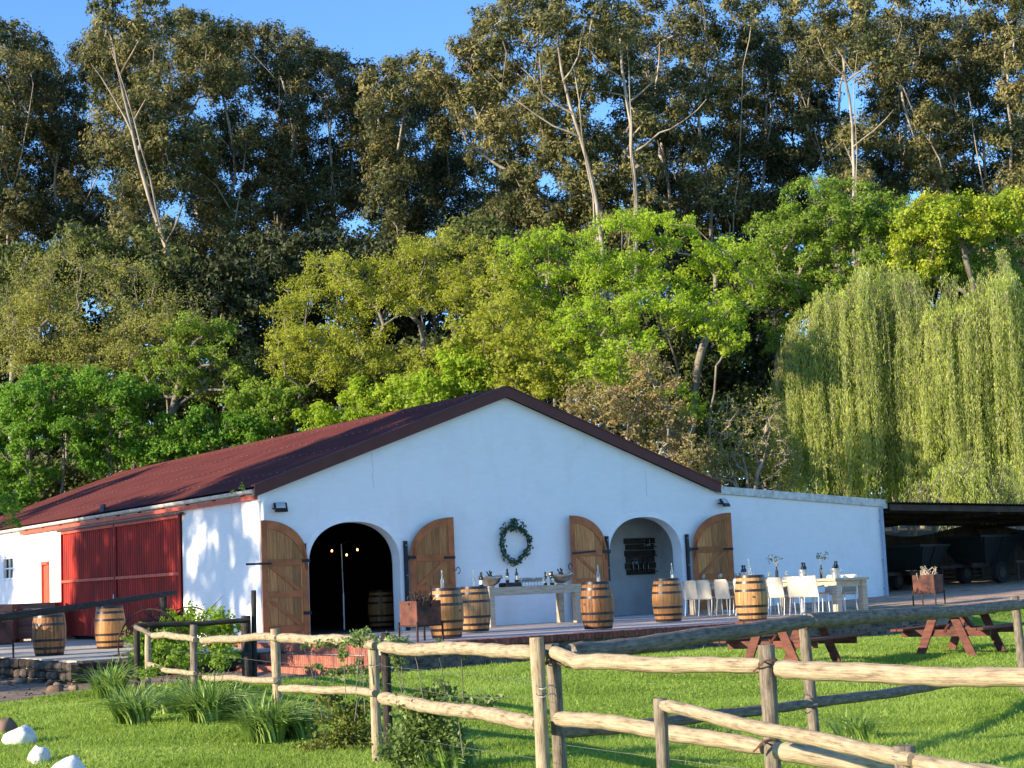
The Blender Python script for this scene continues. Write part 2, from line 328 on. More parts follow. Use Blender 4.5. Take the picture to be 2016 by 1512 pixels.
# ------------------------------------------------------------------ ground
def H(x, y):
    x = np.asarray(x, float); y = np.asarray(y, float)
    z = -.47-.36*sm((-8.35-y)/13)-.10*sm((-2.4-x)/6)*sm((y+16)/6)
    up = sm((x-12.2)/1.6)*sm((y+8.9)/2.2)                      # the bank up to the gravel yard
    z = z*(1-up)+up*(.0+.026*np.clip(x-13, 0, 22)+.012*np.clip(y, 0, 10))
    s = np.maximum(np.clip(y-29, 0, None), np.clip(y-8, 0, None)*sm((x-14)/3))
    s = np.maximum(s, np.clip(y-24, 0, None)*sm((-x-2)/6))
    z = z+np.minimum(7.5, .10*s)
    return z+.02*np.sin(x*1.3+.5*y)*np.cos(y*1.1-.4*x)
def grid_patch(name, xs, ylo, yhi, ny, mat, dz, jitter=0.0):
    V = []; nx = len(xs); g = np.random.default_rng(3)
    for i, x in enumerate(xs):
        a, b = ylo(x)+g.uniform(-jitter, jitter), yhi(x)+g.uniform(-jitter, jitter)
        for j in range(ny): V.append((x, a+(b-a)*j/(ny-1)))
    V = np.array(V); Z = H(V[:, 0], V[:, 1])+dz
    F = [(i*ny+j, (i+1)*ny+j, (i+1)*ny+j+1, i*ny+j+1) for i in range(nx-1) for j in range(ny-1)]
    return link(name, np_mesh(name, np.column_stack([V, Z]), np.array(F), True), mat)
def ground_material():
    m, nt, b = _nt('meadow_ground'); N, L = nt.nodes, nt.links
    mp = coords(nt, (1, 1, 1), False)
    n1 = N.new('ShaderNodeTexNoise'); n1.inputs['Scale'].default_value = .9; n1.inputs['Detail'].default_value = 8; L.new(mp.outputs[0], n1.inputs['Vector'])
    n2 = N.new('ShaderNodeTexNoise'); n2.inputs['Scale'].default_value = 30; n2.inputs['Detail'].default_value = 6; L.new(mp.outputs[0], n2.inputs['Vector'])
    ad = N.new('ShaderNodeMath'); ad.operation = 'MULTIPLY_ADD'; ad.inputs[1].default_value = .5; L.new(n2.outputs['Fac'], ad.inputs[0])
    h = N.new('ShaderNodeMath'); h.operation = 'MULTIPLY'; h.inputs[1].default_value = .5; L.new(n1.outputs['Fac'], h.inputs[0]); L.new(h.outputs[0], ad.inputs[2])
    rp = ramp(nt, [(.3, (.10, .16, .025)), (.5, (.20, .30, .045)), (.7, (.30, .40, .075))]); L.new(ad.outputs[0], rp.inputs[0])
    # leaf litter and earth under the trees behind the barn
    sp = N.new('ShaderNodeSeparateXYZ'); L.new(mp.outputs[0], sp.inputs[0])
    mr = N.new('ShaderNodeMapRange'); mr.inputs['From Min'].default_value = 8; mr.inputs['From Max'].default_value = 24; L.new(sp.outputs[1], mr.inputs['Value'])
    lt = ramp(nt, [(.35, (.05, .045, .028)), (.6, (.10, .085, .05))]); L.new(n1.outputs['Fac'], lt.inputs[0])
    mx = N.new('ShaderNodeMix'); mx.data_type = 'RGBA'; L.new(mr.outputs[0], mx.inputs['Factor']); L.new(rp.outputs[0], mx.inputs['A']); L.new(lt.outputs[0], mx.inputs['B'])
    L.new(mx.outputs['Result'], b.inputs['Base Color']); b.inputs['Roughness'].default_value = .95; b.inputs['Specular IOR Level'].default_value = .15
    bp = N.new('ShaderNodeBump'); bp.inputs['Strength'].default_value = .7; bp.inputs['Distance'].default_value = .05; L.new(n2.outputs['Fac'], bp.inputs['Height']); L.new(bp.outputs[0], b.inputs['Normal'])
    return m
xs = np.unique(np.concatenate([np.linspace(-700, -60, 17), np.linspace(-60, -16, 23), np.linspace(-16, 22, 90), np.linspace(22, 80, 40), np.linspace(80, 800, 19)]))
ys = np.unique(np.concatenate([np.linspace(-300, -45, 13), np.linspace(-45, 0, 100), np.linspace(0, 110, 60), np.linspace(110, 900, 20)]))
gx, gy = np.meshgrid(xs, ys, indexing='ij'); ny = len(ys)
idx = np.arange(len(xs)*ny).reshape(len(xs), ny)
F = np.stack([idx[:-1, :-1], idx[1:, :-1], idx[1:, 1:], idx[:-1, 1:]], -1).reshape(-1, 4)
ground = link('ground', np_mesh('ground', np.column_stack([gx.ravel(), gy.ravel(), H(gx, gy).ravel()]), F, True), ground_material()); tag(ground, kind='structure')
DR_X = [-30, -16, -7.9, -5.8, -4.2, -3.2, -2.4]; DR_Y = [-21, -13.2, -7.3, -5.8, -6.6, -8.3, -8.6]
def dr_lo(x): return float(np.interp(x, DR_X, DR_Y))
tag(grid_patch('drive', np.linspace(-30, -2.4, 70), dr_lo, lambda x: 24., 60, m_soil, .012, .12), kind='structure')
tag(grid_patch('gravel_yard', np.linspace(12.9, 60, 80), lambda x: -6.9-.02*(x-13), lambda x: 9.5, 30, m_gravel, .012, .25), kind='structure')

# raised yard along the side wall
PZ = -.1
yard = MB(); yard.box((-2.75, 13, (PZ-.9)/2), (5.5, 34, PZ+.9)).build('side_yard_floor', m_conc); yard_o = bpy.data.objects['side_yard_floor']; tag(yard_o, kind='structure')
yw = thing('yard_retaining_wall', 'low dark stone wall below the concrete yard beside the red sliding doors', 'wall', (-4, -4.2, -.6))
g = np.random.default_rng(5)
for row in range(3):
    x = -5.7
    while x < -.35:
        w = g.uniform(.16, .5); MB().box((x+w/2, -4.06, -.55+row*.175+g.uniform(-.02, .02)), (w-.02, .22+g.uniform(0, .12), g.uniform(.12, .17)), rz=g.uniform(-.12, .12), ry=g.uniform(-.06, .06)).build('stone', m_stone, yw, w=True, bevel=.035); x += w
    y = -3.8
    while y < 9:
        w = g.uniform(.16, .55); MB().box((-5.56, y+w/2, -.55+row*.175+g.uniform(-.02, .02)), (.2+g.uniform(0, .12), w-.02, g.uniform(.12, .17)), rz=g.uniform(-.12, .12), rx=g.uniform(-.06, .06)).build('stone', m_stone, yw, w=True, bevel=.035); y += w

# terrace
TX0, TX1, TY = -1.45, 13.4, -8.35
te = MB(); te.box(((TX0+TX1)/2, (TY+.14)/2, -.42), (TX1-TX0, -TY-.14, .82))
terrace = link('terrace', te.mesh('terrace'), m_pave); tag(terrace, kind='structure')
terrace.location = (0, 0, -.012)
bme = MB().box((0, 0, 0), (.078, .235, .115)).mesh('edge_brick'); bme.materials.append(m_brick)
x = TX0+.05
while x < TX1:
    link('brick', bme, None, terrace, (x, TY+.10+g.uniform(-.006, .006), -.045+g.uniform(-.004, .004)), (g.uniform(-.02, .02), 0, g.uniform(-.03, .03))); x += .0865
rw = thing('terrace_retaining_wall', 'low weathered brick wall under the front edge of the terrace', 'wall', (6, TY, -.6))
MB().box(((TX0+TX1)/2, TY+.16, -.5), (TX1-TX0-.02, .2, .78)).build('mortar_bed', m_mortar, rw, w=True)
wme = MB().box((0, 0, 0), (.218, .1, .068)).mesh('wall_brick'); wme.materials.append(m_greybrick)
for row in range(6):
    x = TX0+.1+(row % 2)*.12
    while x < TX1-.1:
        if x > 9.6 and row > 3 or x > 12.2: x += .24; continue
        link('brick', wme, None, rw, (x-6, .1+g.uniform(-.012, .004), .6-.152-row*.081), (0, 0, g.uniform(-.02, .02))); x += .236

# brick steps on the left end of the terrace
st = thing('brick_steps', 'red brick steps with rounded end leading up to the terrace', 'steps', (-2, -5, -.55))
sme = MB().box((0, 0, 0), (.215, .072, .165)).mesh('step_brick'); sme.materials.append(m_stepbrick)
for k, (xe, zt) in enumerate(((-1.47, -.005), (-1.93, -.175), (-2.46, -.352))):
    y0, y1, rad = -.6, -8.3+(.2, .12, .0)[k], .55
    path = [(xe, y) for y in np.arange(y0, y1+rad, -.08)]
    cx, cy = xe+rad, y1+rad
    path += [(cx-rad*math.cos(a), cy-rad*math.sin(a)) for a in np.arange(0, math.pi/2+.01, .08/rad)]
    poly = path[::2]+[path[-1]]+[(TX0+.05, path[-1][1]), (TX0+.05, y0)]
    sl = MB(); n = len(poly); zz = zt-.03
    sl.add([(px, py, zz) for px, py in poly]+[(px, py, -.75) for px, py in poly], [tuple(range(n))]+[(i, (i+1) % n, (i+1) % n+n, i+n) for i in range(n)])
    if k: sl.build('tread', m_stepbrick, st, w=True)
    for i, (bx, by) in enumerate(path):
        t = path[min(i+1, len(path)-1)]; q = path[max(i-1, 0)]; a = math.atan2(t[1]-q[1], t[0]-q[0])+math.pi/2
        nx, ny_ = math.cos(a), math.sin(a)
        if k == 0 and i % 1: continue
        link('brick', sme, None, st, (bx+.09*nx+2, by+.09*ny_+5, zt-.0825+.55+g.uniform(-.004, .004)), (0, 0, a+g.uniform(-.03, .03)))
# ------------------------------------------------------------------ barn
XR, XA, ZE, ZA, XE, LEN = 13.2, 6.62, 3.15, 5.52, 19.4, 26.9
barn = thing('barn', 'large white barn with dark red corrugated roof and two arched doorways', 'barn', (0, 0, -.6))
ARCH = [(2.365, 1.175), (10.77, 1.175)]; AZS, AH, AP = 1.55, .97, 2.25
def arch_z(t): return AZS+AH*(max(0, 1-abs(t)**AP))**(1/AP)
def roofline(x):
    if x <= XA: return ZE+(ZA-ZE)*x/XA
    if x <= XR: return ZE+(ZA-ZE)*(XR-x)/(XR-XA)
    return 3.12-(x-XR)*.068
wallb = MB(); T = .36
cuts = {0, XA, XR, XR+1e-4, XE}
for c, a in ARCH: cuts |= {c+a*math.sin(t) for t in np.linspace(-math.pi/2, math.pi/2, 33)}
cuts |= set(np.arange(.6, XE, .6)); cuts = sorted(cuts)
def bottom(x, side):
    for c, a in ARCH:
        if abs(x-c) < a-1e-6 or (abs(x-c) < a+1e-6 and side*(c-x) > 0): return arch_z((x-c)/a)
    return -.6
for x0, x1 in zip(cuts[:-1], cuts[1:]):
    if x1-x0 < 1e-6: continue
    b0, b1 = bottom(x0, 1), bottom(x1, -1); t0, t1 = roofline(x0), roofline(x1)
    if x0 > XR: t0 = roofline(max(x0, XR+1e-3))
    wallb.add([(x0, 0, b0), (x1, 0, b1), (x1, 0, t1), (x0, 0, t0)], [(0, 1, 2, 3)])
    wallb.add([(x0, T, b0), (x1, T, b1), (x1, T, t1), (x0, T, t0)], [(3, 2, 1, 0)])
    wallb.add([(x0, 0, t0), (x1, 0, t1), (x1, T, t1), (x0, T, t0)], [(0, 1, 2, 3)])
    if b0 > -.5 or b1 > -.5: wallb.add([(x0, 0, b0), (x1, 0, b1), (x1, T, b1), (x0, T, b0)], [(3, 2, 1, 0)])
for c, a in ARCH:
    for s in (-1, 1):
        x = c+s*a; wallb.add([(x, 0, -.6), (x, T, -.6), (x, T, AZS), (x, 0, AZS)], [(0, 1, 2, 3) if s < 0 else (3, 2, 1, 0)])
wallb.add([(XE, 0, -.6), (XE, T, -.6), (XE, T, roofline(XE)), (XE, 0, roofline(XE))], [(0, 1, 2, 3)])
wallb.add([(0, 0, -.6), (0, T, -.6), (0, T, ZE), (0, 0, ZE)], [(3, 2, 1, 0)])
fw = wallb.build('front_wall', m_front, barn, w=True)
for c, a in ARCH:   # the raised plaster band that follows each arch
    b = MB(); n = 40
    for q in range(n):
        t0, t1 = -math.pi/2+math.pi*q/n, -math.pi/2+math.pi*(q+1)/n
        def P_(t, o): return (c+(a+o)*math.sin(t), AZS+(AH+o)*max(0, 1-abs(math.sin(t))**AP)**(1/AP))
        p0, p1, q1, q0 = P_(t0, .0), P_(t1, .0), P_(t1, .13), P_(t0, .13)
        b.add([(p0[0], -.012, p0[1]), (p1[0], -.012, p1[1]), (q1[0], -.012, q1[1]), (q0[0], -.012, q0[1]), (q0[0], .01, q0[1]), (q1[0], .01, q1[1])], [(0, 1, 2, 3), (3, 2, 5, 4)])
    b.build('arch_band', m_white, fw, w=True)
# side wall, rear wall, right wall and inner rooms
sw = MB()
def side_quad(y0, y1, z0, z1): sw.box((.15, (y0+y1)/2, (z0+z1)/2), (.3, y1-y0, z1-z0))
DY0, DY1, SY0, SY1 = 4.46, 13.4, 14.72, 15.4
side_quad(.36, DY0, -.6, 3.29); side_quad(DY0, DY1, 3.0, 3.29); side_quad(DY1, SY0, -.6, 3.29); side_quad(SY0, SY1, 2.14, 3.29); side_quad(SY0, SY1, -.6, -.1); side_quad(SY1, 18.3, -.6, 3.29)
side_quad(18.3, 19.45, -.6, 1.72); side_quad(18.3, 19.45, 2.42, 3.29); side_quad(19.45, LEN, -.6, 3.29)
sw.build('side_wall', m_side, barn, w=True)
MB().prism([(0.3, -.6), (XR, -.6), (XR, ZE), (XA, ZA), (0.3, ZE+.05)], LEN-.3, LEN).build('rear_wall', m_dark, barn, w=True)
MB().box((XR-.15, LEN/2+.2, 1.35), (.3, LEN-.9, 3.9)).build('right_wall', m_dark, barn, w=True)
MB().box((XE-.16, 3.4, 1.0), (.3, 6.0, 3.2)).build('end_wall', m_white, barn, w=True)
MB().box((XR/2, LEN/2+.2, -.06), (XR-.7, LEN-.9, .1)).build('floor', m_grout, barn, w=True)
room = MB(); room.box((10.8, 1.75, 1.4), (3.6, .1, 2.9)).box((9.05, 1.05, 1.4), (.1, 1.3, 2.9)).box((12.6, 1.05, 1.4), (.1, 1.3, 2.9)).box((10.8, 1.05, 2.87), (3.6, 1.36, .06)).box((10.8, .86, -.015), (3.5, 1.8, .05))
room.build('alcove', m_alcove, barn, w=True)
MB().box((16.3, 3.4, 2.55), (6.2, 6.0, .06), ry=.06).build('lean_to_roof', m_shedroof, barn, w=True)
cop = MB(); cop.prism([(XR+.02, 3.10), (XE+.08, 2.68), (XE+.08, 2.90), (XR+.02, 3.31)], -.06, T+.05); cop.build('coping', m_whitedull, barn, w=True, bevel=.015)
MB().box((XE+.02, -.03, 2.72), (.16, .1, .14)).build('coping_end', m_whitedull, barn, w=True)

# roof: corrugated left slope, plain right slope
def slope_z(x): return 5.735-(XA-x)*(5.735-3.33)/(XA+.12) if x <= XA else 5.735-(x-XA)*(5.735-3.30)/(XR+.15-XA)
pitch = .0762; nseg = 4; yy = np.arange(-.13, LEN+.15, pitch/nseg); cor = .009*np.sin(2*np.pi*yy/pitch)
xx = np.linspace(-.14, XA, 7); sl = (5.735-3.33)/(XA+.12); nrm = np.array([-sl, 0, 1])/math.hypot(sl, 1)
V = np.array([(x+nrm[0]*c, y, slope_z(x)+nrm[2]*c) for y, c in zip(yy, cor) for x in xx]); nx = len(xx)
ii = np.arange(len(yy)*nx).reshape(len(yy), nx)
me = np_mesh('roof', V-np.array([0, 0, -.6]), np.stack([ii[:-1, :-1], ii[:-1, 1:], ii[1:, 1:], ii[1:, :-1]], -1).reshape(-1, 4), True)
roof = link('roof', me, m_roof, barn)
b = MB(); b.add([(XA, -.13, 5.735), (XR+.12, -.13, slope_z(XR+.12)), (XR+.12, LEN+.15, slope_z(XR+.12)), (XA, LEN+.15, 5.735), (XA, -.13, 5.70), (XR+.12, -.13, slope_z(XR+.12)-.035), (XR+.12, LEN+.15, slope_z(XR+.12)-.035), (XA, LEN+.15, 5.70)], [(0, 1, 2, 3), (7, 6, 5, 4), (0, 4, 5, 1)]); b.build('far_slope', m_roof, roof, w=True)
b = MB(); b.add([(-.1, -.11, slope_z(-.1)-.05), (XA, -.11, 5.685), (XA, LEN+.1, 5.685), (-.1, LEN+.1, slope_z(-.1)-.05)], [(3, 2, 1, 0)]); b.build('lining', m_shedroof, roof, w=True)
rc = MB(); rc.prism([(XA-.26, slope_z(XA-.26)+.02), (XA-.02, 5.765), (XA+.02, 5.765), (XA+.26, slope_z(XA+.26)+.02), (XA+.26, slope_z(XA+.26)), (XA, 5.74), (XA-.26, slope_z(XA-.26))], -.16, LEN+.17); rc.build('ridge_cap', m_roof, roof, w=True)
for s in (-1, 1):
    x0 = -.16 if s < 0 else XR+.06
    bb = MB(); zt = slope_z(x0)
    bb.prism([(x0, zt-.22), (XA, 5.735-.235), (XA, 5.765), (x0, zt+.03)] if s < 0 else [(XA, 5.735-.235), (x0, zt-.22), (x0, zt+.03), (XA, 5.765)], -.175, -.135); bb.build('barge_board', m_barge, roof, w=True)
    cp = MB(); cp.prism([(x0, zt+.02), (XA, 5.755), (XA, 5.785), (x0, zt+.05)] if s < 0 else [(XA, 5.755), (x0, zt+.02), (x0, zt+.05), (XA, 5.785)], -.19, .06); cp.build('barge_flashing', m_barge, roof, w=True)
    bb = MB(); bb.prism([(x0, zt-.3), (XA, 5.735-.29), (XA, 5.73), (x0, zt+.0)] if s < 0 else [(XA, 5.735-.29), (x0, zt-.3), (x0, zt), (XA, 5.73)], LEN+.1, LEN+.14); bb.build('barge_board', m_barge, roof, w=True)
m_screw = M('roof_screw', (.34, .20, .17), .6, .1, 5, bump=0)
scr = MB()
for x in (.9, 2.6, 4.3, 6.0):
    for y in np.arange(0.1, LEN, .381): scr.box((x-.02, y, slope_z(x)+.018), (.03, .03, .012), ry=-.34)
so = scr.build('screws', m_screw, roof, w=True); tag(so, kind='stuff')
MB().prism([(-.02, 3.0), (.12, 3.0), (.12, 3.38), (-.02, 3.30)], -.10, .3).build('eave_block', m_white, barn, w=True)
gt = MB(); prof = [(-.10-.075*math.cos(a), 3.27-.085*math.sin(a)) for a in np.linspace(0, math.pi, 9)]
prof += [(-.10+.06*math.cos(a), 3.27-.07*math.sin(a)) for a in np.linspace(0, math.pi, 9)]
gt.prism(prof, -.02, LEN+.1); gt.build('gutter', m_whitedull, barn, smooth=True, w=True)
for y in np.arange(.8, LEN, 1.6): MB().box((-.045, y, 3.18), (.09, .035, .05)).build('gutter_bracket', m_redpaint, barn, w=True)
MB().box((-.06, 8.65, 3.10), (.1, 17.3, .09)).build('fascia', m_redpaint, barn, w=True)
MB().box((-.10, 8.9, 2.985), (.1, 9.4, .05)).build('door_track', m_barge, barn, w=True)
dp = MB(); dp.tube([(.07, -.08, 3.1), (.07, -.07, 2.6), (.07, -.07, -.5)], .04, 10); dp.build('downpipe', m_white, barn, smooth=True, w=True)
dp = MB(); dp.tube([(XE-.14, -.07, 2.66), (XE-.14, -.07, -.1)], .05, 12)
for z in (2.3, 1.2, .4): dp.box((XE-.14, -.03, z), (.13, .08, .03))
dp.build('downpipe', m_pipe, barn, smooth=True, w=True)
# two leaves of corrugated red sliding door
def corr_door(y0, y1, x, z0, z1, name):
    yy = np.arange(y0, y1+1e-6, .165/12); cc = .03*np.clip(2.6*np.sin(2*np.pi*yy/.165), -1, 1)
    V = np.array([(x-c, y, z) for y, c in zip(yy, cc) for z in (z0+.6, z1+.6)]); k = np.arange(len(yy))*2
    o = link(name, np_mesh(name, V, np.stack([k[:-1], k[1:], k[1:]+1, k[:-1]+1], -1)), m_redsheet, barn)
    MB().box((x-.05, (y0+y1)/2, 1.53), (.04, y1-y0-.06, .075)).build('door_rail', m_redpaint, o, w=True)
    MB().box((x-.05, (y0+y1)/2, z1-.05), (.04, y1-y0-.06, .09)).build('door_rail', m_redpaint, o, w=True)
    for y in (y0+.035, y1-.035): MB().box((x-.045, y, (z0+z1)/2), (.04, .06, z1-z0)).build('door_stile', m_redsheet, o, w=True)
    return o
d1 = corr_door(DY0, 8.95, -.03, .0, 2.98, 'sliding_door'); d2 = corr_door(8.97, DY1, -.035, .0, 2.98, 'sliding_door')
MB().box((-.075, 9.1, 1.05), (.02, .08, .12)).build('door_latch', m_whitedull, d2, w=True)
MB().box((.2, (DY0+DY1)/2, 1.45), (.05, DY1-DY0-.1, 3.0)).build('door_backing', m_timber, barn, w=True)
sd = MB().box((.06, (SY0+SY1)/2, 1.05), (.06, SY1-SY0-.1, 2.1)).build('small_door', m_redpaint, barn, w=True)
fr = MB(); fr.box((.0, SY0+.04, 1.0), (.08, .09, 2.26)).box((.0, SY1-.04, 1.0), (.08, .09, 2.26)).box((.0, (SY0+SY1)/2, 2.12), (.08, SY1-SY0, .1)); fr.build('door_frame', m_redpaint, sd, w=True)
for k in range(3): MB().box((.02, SY0+.16+k*.18, 1.0), (.02, .165, 2.05)).build('plank', m_redpaint, sd, w=True)
win = MB().box((.14, 18.875, 2.07), (.02, 1.1, .66)).build('window', M('window_dark', (.04, .05, .055), .1, .1, 3, bump=0, spec=.6), barn, w=True)
fr = MB()
for y in (18.34, 19.41): fr.box((.05, y, 2.07), (.1, .06, .7))
for z in (1.74, 2.40): fr.box((.05, 18.875, z), (.1, 1.02, .06))
fr.build('window_frame', m_white, win, w=True)
MB().box((.06, 18.875, 2.07), (.05, .04, .6)).build('glazing_bar', m_white, win, w=True); MB().box((.063, 18.875, 2.07), (.05, 1.0, .04)).build('glazing_bar', m_white, win, w=True)

# arched timber door leaves
def leaf_top(u, w=1.16): return AZS+.06+AH*(max(0, 1-abs(1-u/w)**AP))**(1/AP)     # u from hinge edge (0) to meeting edge (w)
def door_leaf(hx, direction, ang, brace_up, hardware, label):
    """leaf hinged at hx on the wall, swung open along direction (+1/-1) by ang off the wall; built in local u (width), v (thickness), z"""
    W = 1.16; o = bpy.data.objects.new('arched_door', None); COL.objects.link(o); o.parent = barn
    o.location = (hx, -.10, .6); o.rotation_euler = (0, 0, (-ang if direction > 0 else math.pi+ang)); o['label'] = label
    sgn = 1 if direction > 0 else -1
    def outer(off, z0): return [(u, leaf_top(u)-off) for u in np.linspace(0, W, 15)]
    sf = -.03*sgn     # visible (room-side) face offset in local v
    yb0, yb1 = (-.012, .02)
    npl = 6; us = np.linspace(.0, W, npl+1); us[0] += .08; us[-1] -= .08
    def P2(mb, poly, a, b):
        return mb.prism(poly, min(a, b), max(a, b))
    for k in range(npl):
        u0, u1 = us[k]+.003, us[k+1]-.003; uu = np.linspace(u0, u1, 4)
        poly = [(u0, .05), (u1, .05)]+[(u, leaf_top(u)-.05) for u in uu[::-1]]
        P2(MB(), poly, -.012*sgn, .02*sgn).build('plank', m_plank, o)
    # frame: stiles, curved head, rails
    fr = lambda poly: P2(MB(), poly, -.032*sgn, -.0125*sgn)
    st_w = .15
    fr([(0, .03), (st_w, .03), (st_w, leaf_top(st_w)-.11), (0, leaf_top(0)-.02)]).build('stile', m_dwood, o, bevel=.004)
    fr([(W-st_w, .03), (W, .03), (W, leaf_top(W)), (W-st_w, leaf_top(W-st_w))]).build('stile', m_dwood, o, bevel=.004)
    uu = np.linspace(.001, W-st_w-.002, 15)
    fr([(u, leaf_top(u)) for u in uu]+[(max(u, .02), leaf_top(max(u-.10, 0))-.17) for u in uu[::-1]]).build('head', m_dwood, o, bevel=.004)
    for z in (.10, .86, 1.56):
        P2(MB(), [(st_w+.002, z), (W-st_w-.002, z), (W-st_w-.002, z+.15), (st_w+.002, z+.15)], -.033*sgn, -.0125*sgn).build('rail', m_dwood, o, bevel=.004)
    for z in (.25, 1.01):
        lo, hi = z+.002, z+.548
        a0, a1 = (st_w+.01, W-st_w-.01) if not brace_up else (W-st_w-.01, st_w+.01)
        w = .13 if a0 < a1 else -.13
        P2(MB(), [(a0, lo), (a0+w, lo), (a1, hi), (a1-w, hi)] if a0 < a1 else [(a0+w, lo), (a0, lo), (a1-w, hi), (a1, hi)], -.0315*sgn, -.0125*sgn).build('brace', m_dwood, o)
    for z in (.5, 1.66): MB().box((.06, -.04*sgn, z), (.2, .014, .07)).build('hinge', m_steel, o)
    if 'bolt' in hardware: MB().box((W-.02+(.1), -.045*sgn, 1.62), (.62, .02, .045)).build('bolt', m_steel, o)
    if 'strap' in hardware: MB().box((W-.40, -.045*sgn, 1.66), (.72, .02, .045), ry=-.05*sgn).build('bolt', m_steel, o)
    if 'short' in hardware: MB().box((W-.14, -.045*sgn, 1.63), (.28, .02, .06)).build('bolt', m_steel, o)
    if 'shoe' in hardware:
        MB().tube([(W+.06+.055*math.cos(a), -.05*sgn, 1.32+.075*math.sin(a)) for a in np.linspace(-.55*math.pi, 1.05*math.pi, 14)], .011, 6).build('horseshoe', m_steel, o)
    return o
door_leaf(1.12, -1, .04, False, 'bolt', 'arched door leaf at the barn corner with a long sliding bolt')
door_leaf(3.74, 1, .10, False, ('short', 'shoe'), 'arched door leaf beside the leafy wreath')
door_leaf(9.45, -1, .05, False, ('strap', 'shoe'), 'arched door leaf behind the serving table')
door_leaf(12.22, 1, .26, False, 'short', 'arched door leaf behind the dining chairs')
for x in (1.06, 3.67, 9.50, 12.10):
    pb = MB().box((x, -.055, 1.02), (.075, .075, 2.06)).build('hinge_post', m_steel, barn, w=True)
    for z in (.5, 1.66): MB().box((x, -.1, z), (.11, .06, .09)).build('hinge_block', m_steel, pb, w=True)
    for z in (.2, .75, 1.25, 1.95): MB().box((x, -.097, z), (.022, .012, .022)).build('bolt_head', m_whitedull, pb, w=True)
# hairline cracks of the front wall
m_crack = M('crack', (.45, .46, .48), .9, .2, 10, bump=0)
for (x0, z0, z1) in ((10.9, 3.72, 3.05), (2.9, 4.1, 3.3)):
    c = MB(); pts = [(x0+random.uniform(-.02, .02), -.002, z) for z in np.linspace(z0, z1, 9)]; c.tube(pts, .0035, 4); c.build('crack', m_crack, fw, w=True)
# ------------------------------------------------------------------ wall lamps, wreath
def floodlight(loc, tilt, yawz, lit, label, s=1.0):
    t = thing('floodlight', label, 'floodlight', loc, yawz, 'black floodlights on the barn')
    def part(name, mb, m, **k):
        o = mb.build(name, m, t, **k); return o
    R_ = Matrix.Rotation(tilt, 4, 'X')
    h = part('housing', MB().box((0, 0, 0), (.30*s, .05*s, .25*s)), m_flood, bevel=.012); h.location = (0, -.12*s, 0); h.rotation_euler = (tilt, .0, 0)
    l = MB().box((0, -.027*s, .03*s), (.21*s, .008, .14*s)).build('lens', lit, h)
    for k in range(5): MB().box((-.1*s+.05*s*k, .035*s, 0), (.008, .03*s, .2*s)).build('cooling_fin', m_flood, h)
    part('bracket', MB().box((0, -.02, -.02), (.34*s, .03, .03)).box((0, -.06*s, -.02), (.03, .1*s, .03)), m_steel)
    return t
floodlight((.50, -.02, 2.86), -.62, -.25, m_floodglass, 'black floodlight on the white wall above the left arched doorway')
floodlight((13.36, -.02, 2.86), -.62, .3, m_floodglass, 'black floodlight under the roof corner where the lean-to wall begins')
floodlight((-.16, 9.4, 3.42), -.2, -1.4, m_flood, 'small black floodlight standing on the gutter above the red doors', .8)

leafE = None
def leaf_cards(P, L, Wd, g, up=None, droop=0.0, upbias=0.0, tri=False, N=None, spread=.6):
    """rhombic leaves at points P; L,Wd arrays or floats. returns verts, faces"""
    n = len(P); t = g.normal(size=(n, 3)); t[:, 2] -= droop; t /= np.linalg.norm(t, axis=1)[:, None]
    if N is not None:      # leaves lie roughly on the outside of their clump
        a = N+g.normal(size=(n, 3))*spread; a /= np.linalg.norm(a, axis=1)[:, None]+1e-9; t = t-a*(t*a).sum(1)[:, None]; t /= np.linalg.norm(t, axis=1)[:, None]+1e-9
    else: a = g.normal(size=(n, 3)); a[:, 2] += upbias
    b = np.cross(t, a); b /= np.linalg.norm(b, axis=1)[:, None]+1e-9
    L = np.broadcast_to(L, n)[:, None]*.5; Wd = np.broadcast_to(Wd, n)[:, None]*.5
    if tri:
        V = np.stack([P+t*L, P-t*L*.8+b*Wd, P-t*L-b*Wd], 1).reshape(-1, 3); return V, np.arange(3*n).reshape(n, 3)
    V = np.stack([P+t*L, P+b*Wd, P-t*L, P-b*Wd], 1).reshape(-1, 3)
    return V, np.arange(4*n).reshape(n, 4)
m_wreath = leaf_mat('wreath_leaf', ((.03, .06, .03), (.07, .115, .06), (.12, .18, .11)), .3)
w = thing('wreath', 'round green leaf wreath hanging on the white wall between the doorways', 'wreath', (6.70, -.06, 1.92))
g = np.random.default_rng(11); n = 520; a = g.uniform(0, 2*np.pi, n)
rr = .42+.025*np.sin(3*a+1)+g.normal(0, .04, n); P = np.column_stack([rr*np.cos(a)*.93, -.05+g.normal(0, .035, n), rr*np.sin(a)*1.02+.0])
tip = g.uniform(size=n) < .08; P[tip, 2] += .12*(P[tip, 2] > 0); P = np.vstack([P, np.column_stack([g.normal(0, .05, 60), -.05+g.normal(0, .03, 60), g.uniform(.42, .6, 60)])])
V, F = leaf_cards(P, .085, .05, g); link('leaves', np_mesh('leaves', V, F), m_wreath, w)
MB().tube([(.40*math.cos(q), 0, .42*math.sin(q)) for q in np.linspace(0, 2*np.pi, 40)], .018, 6).build('hoop', m_iron, w)

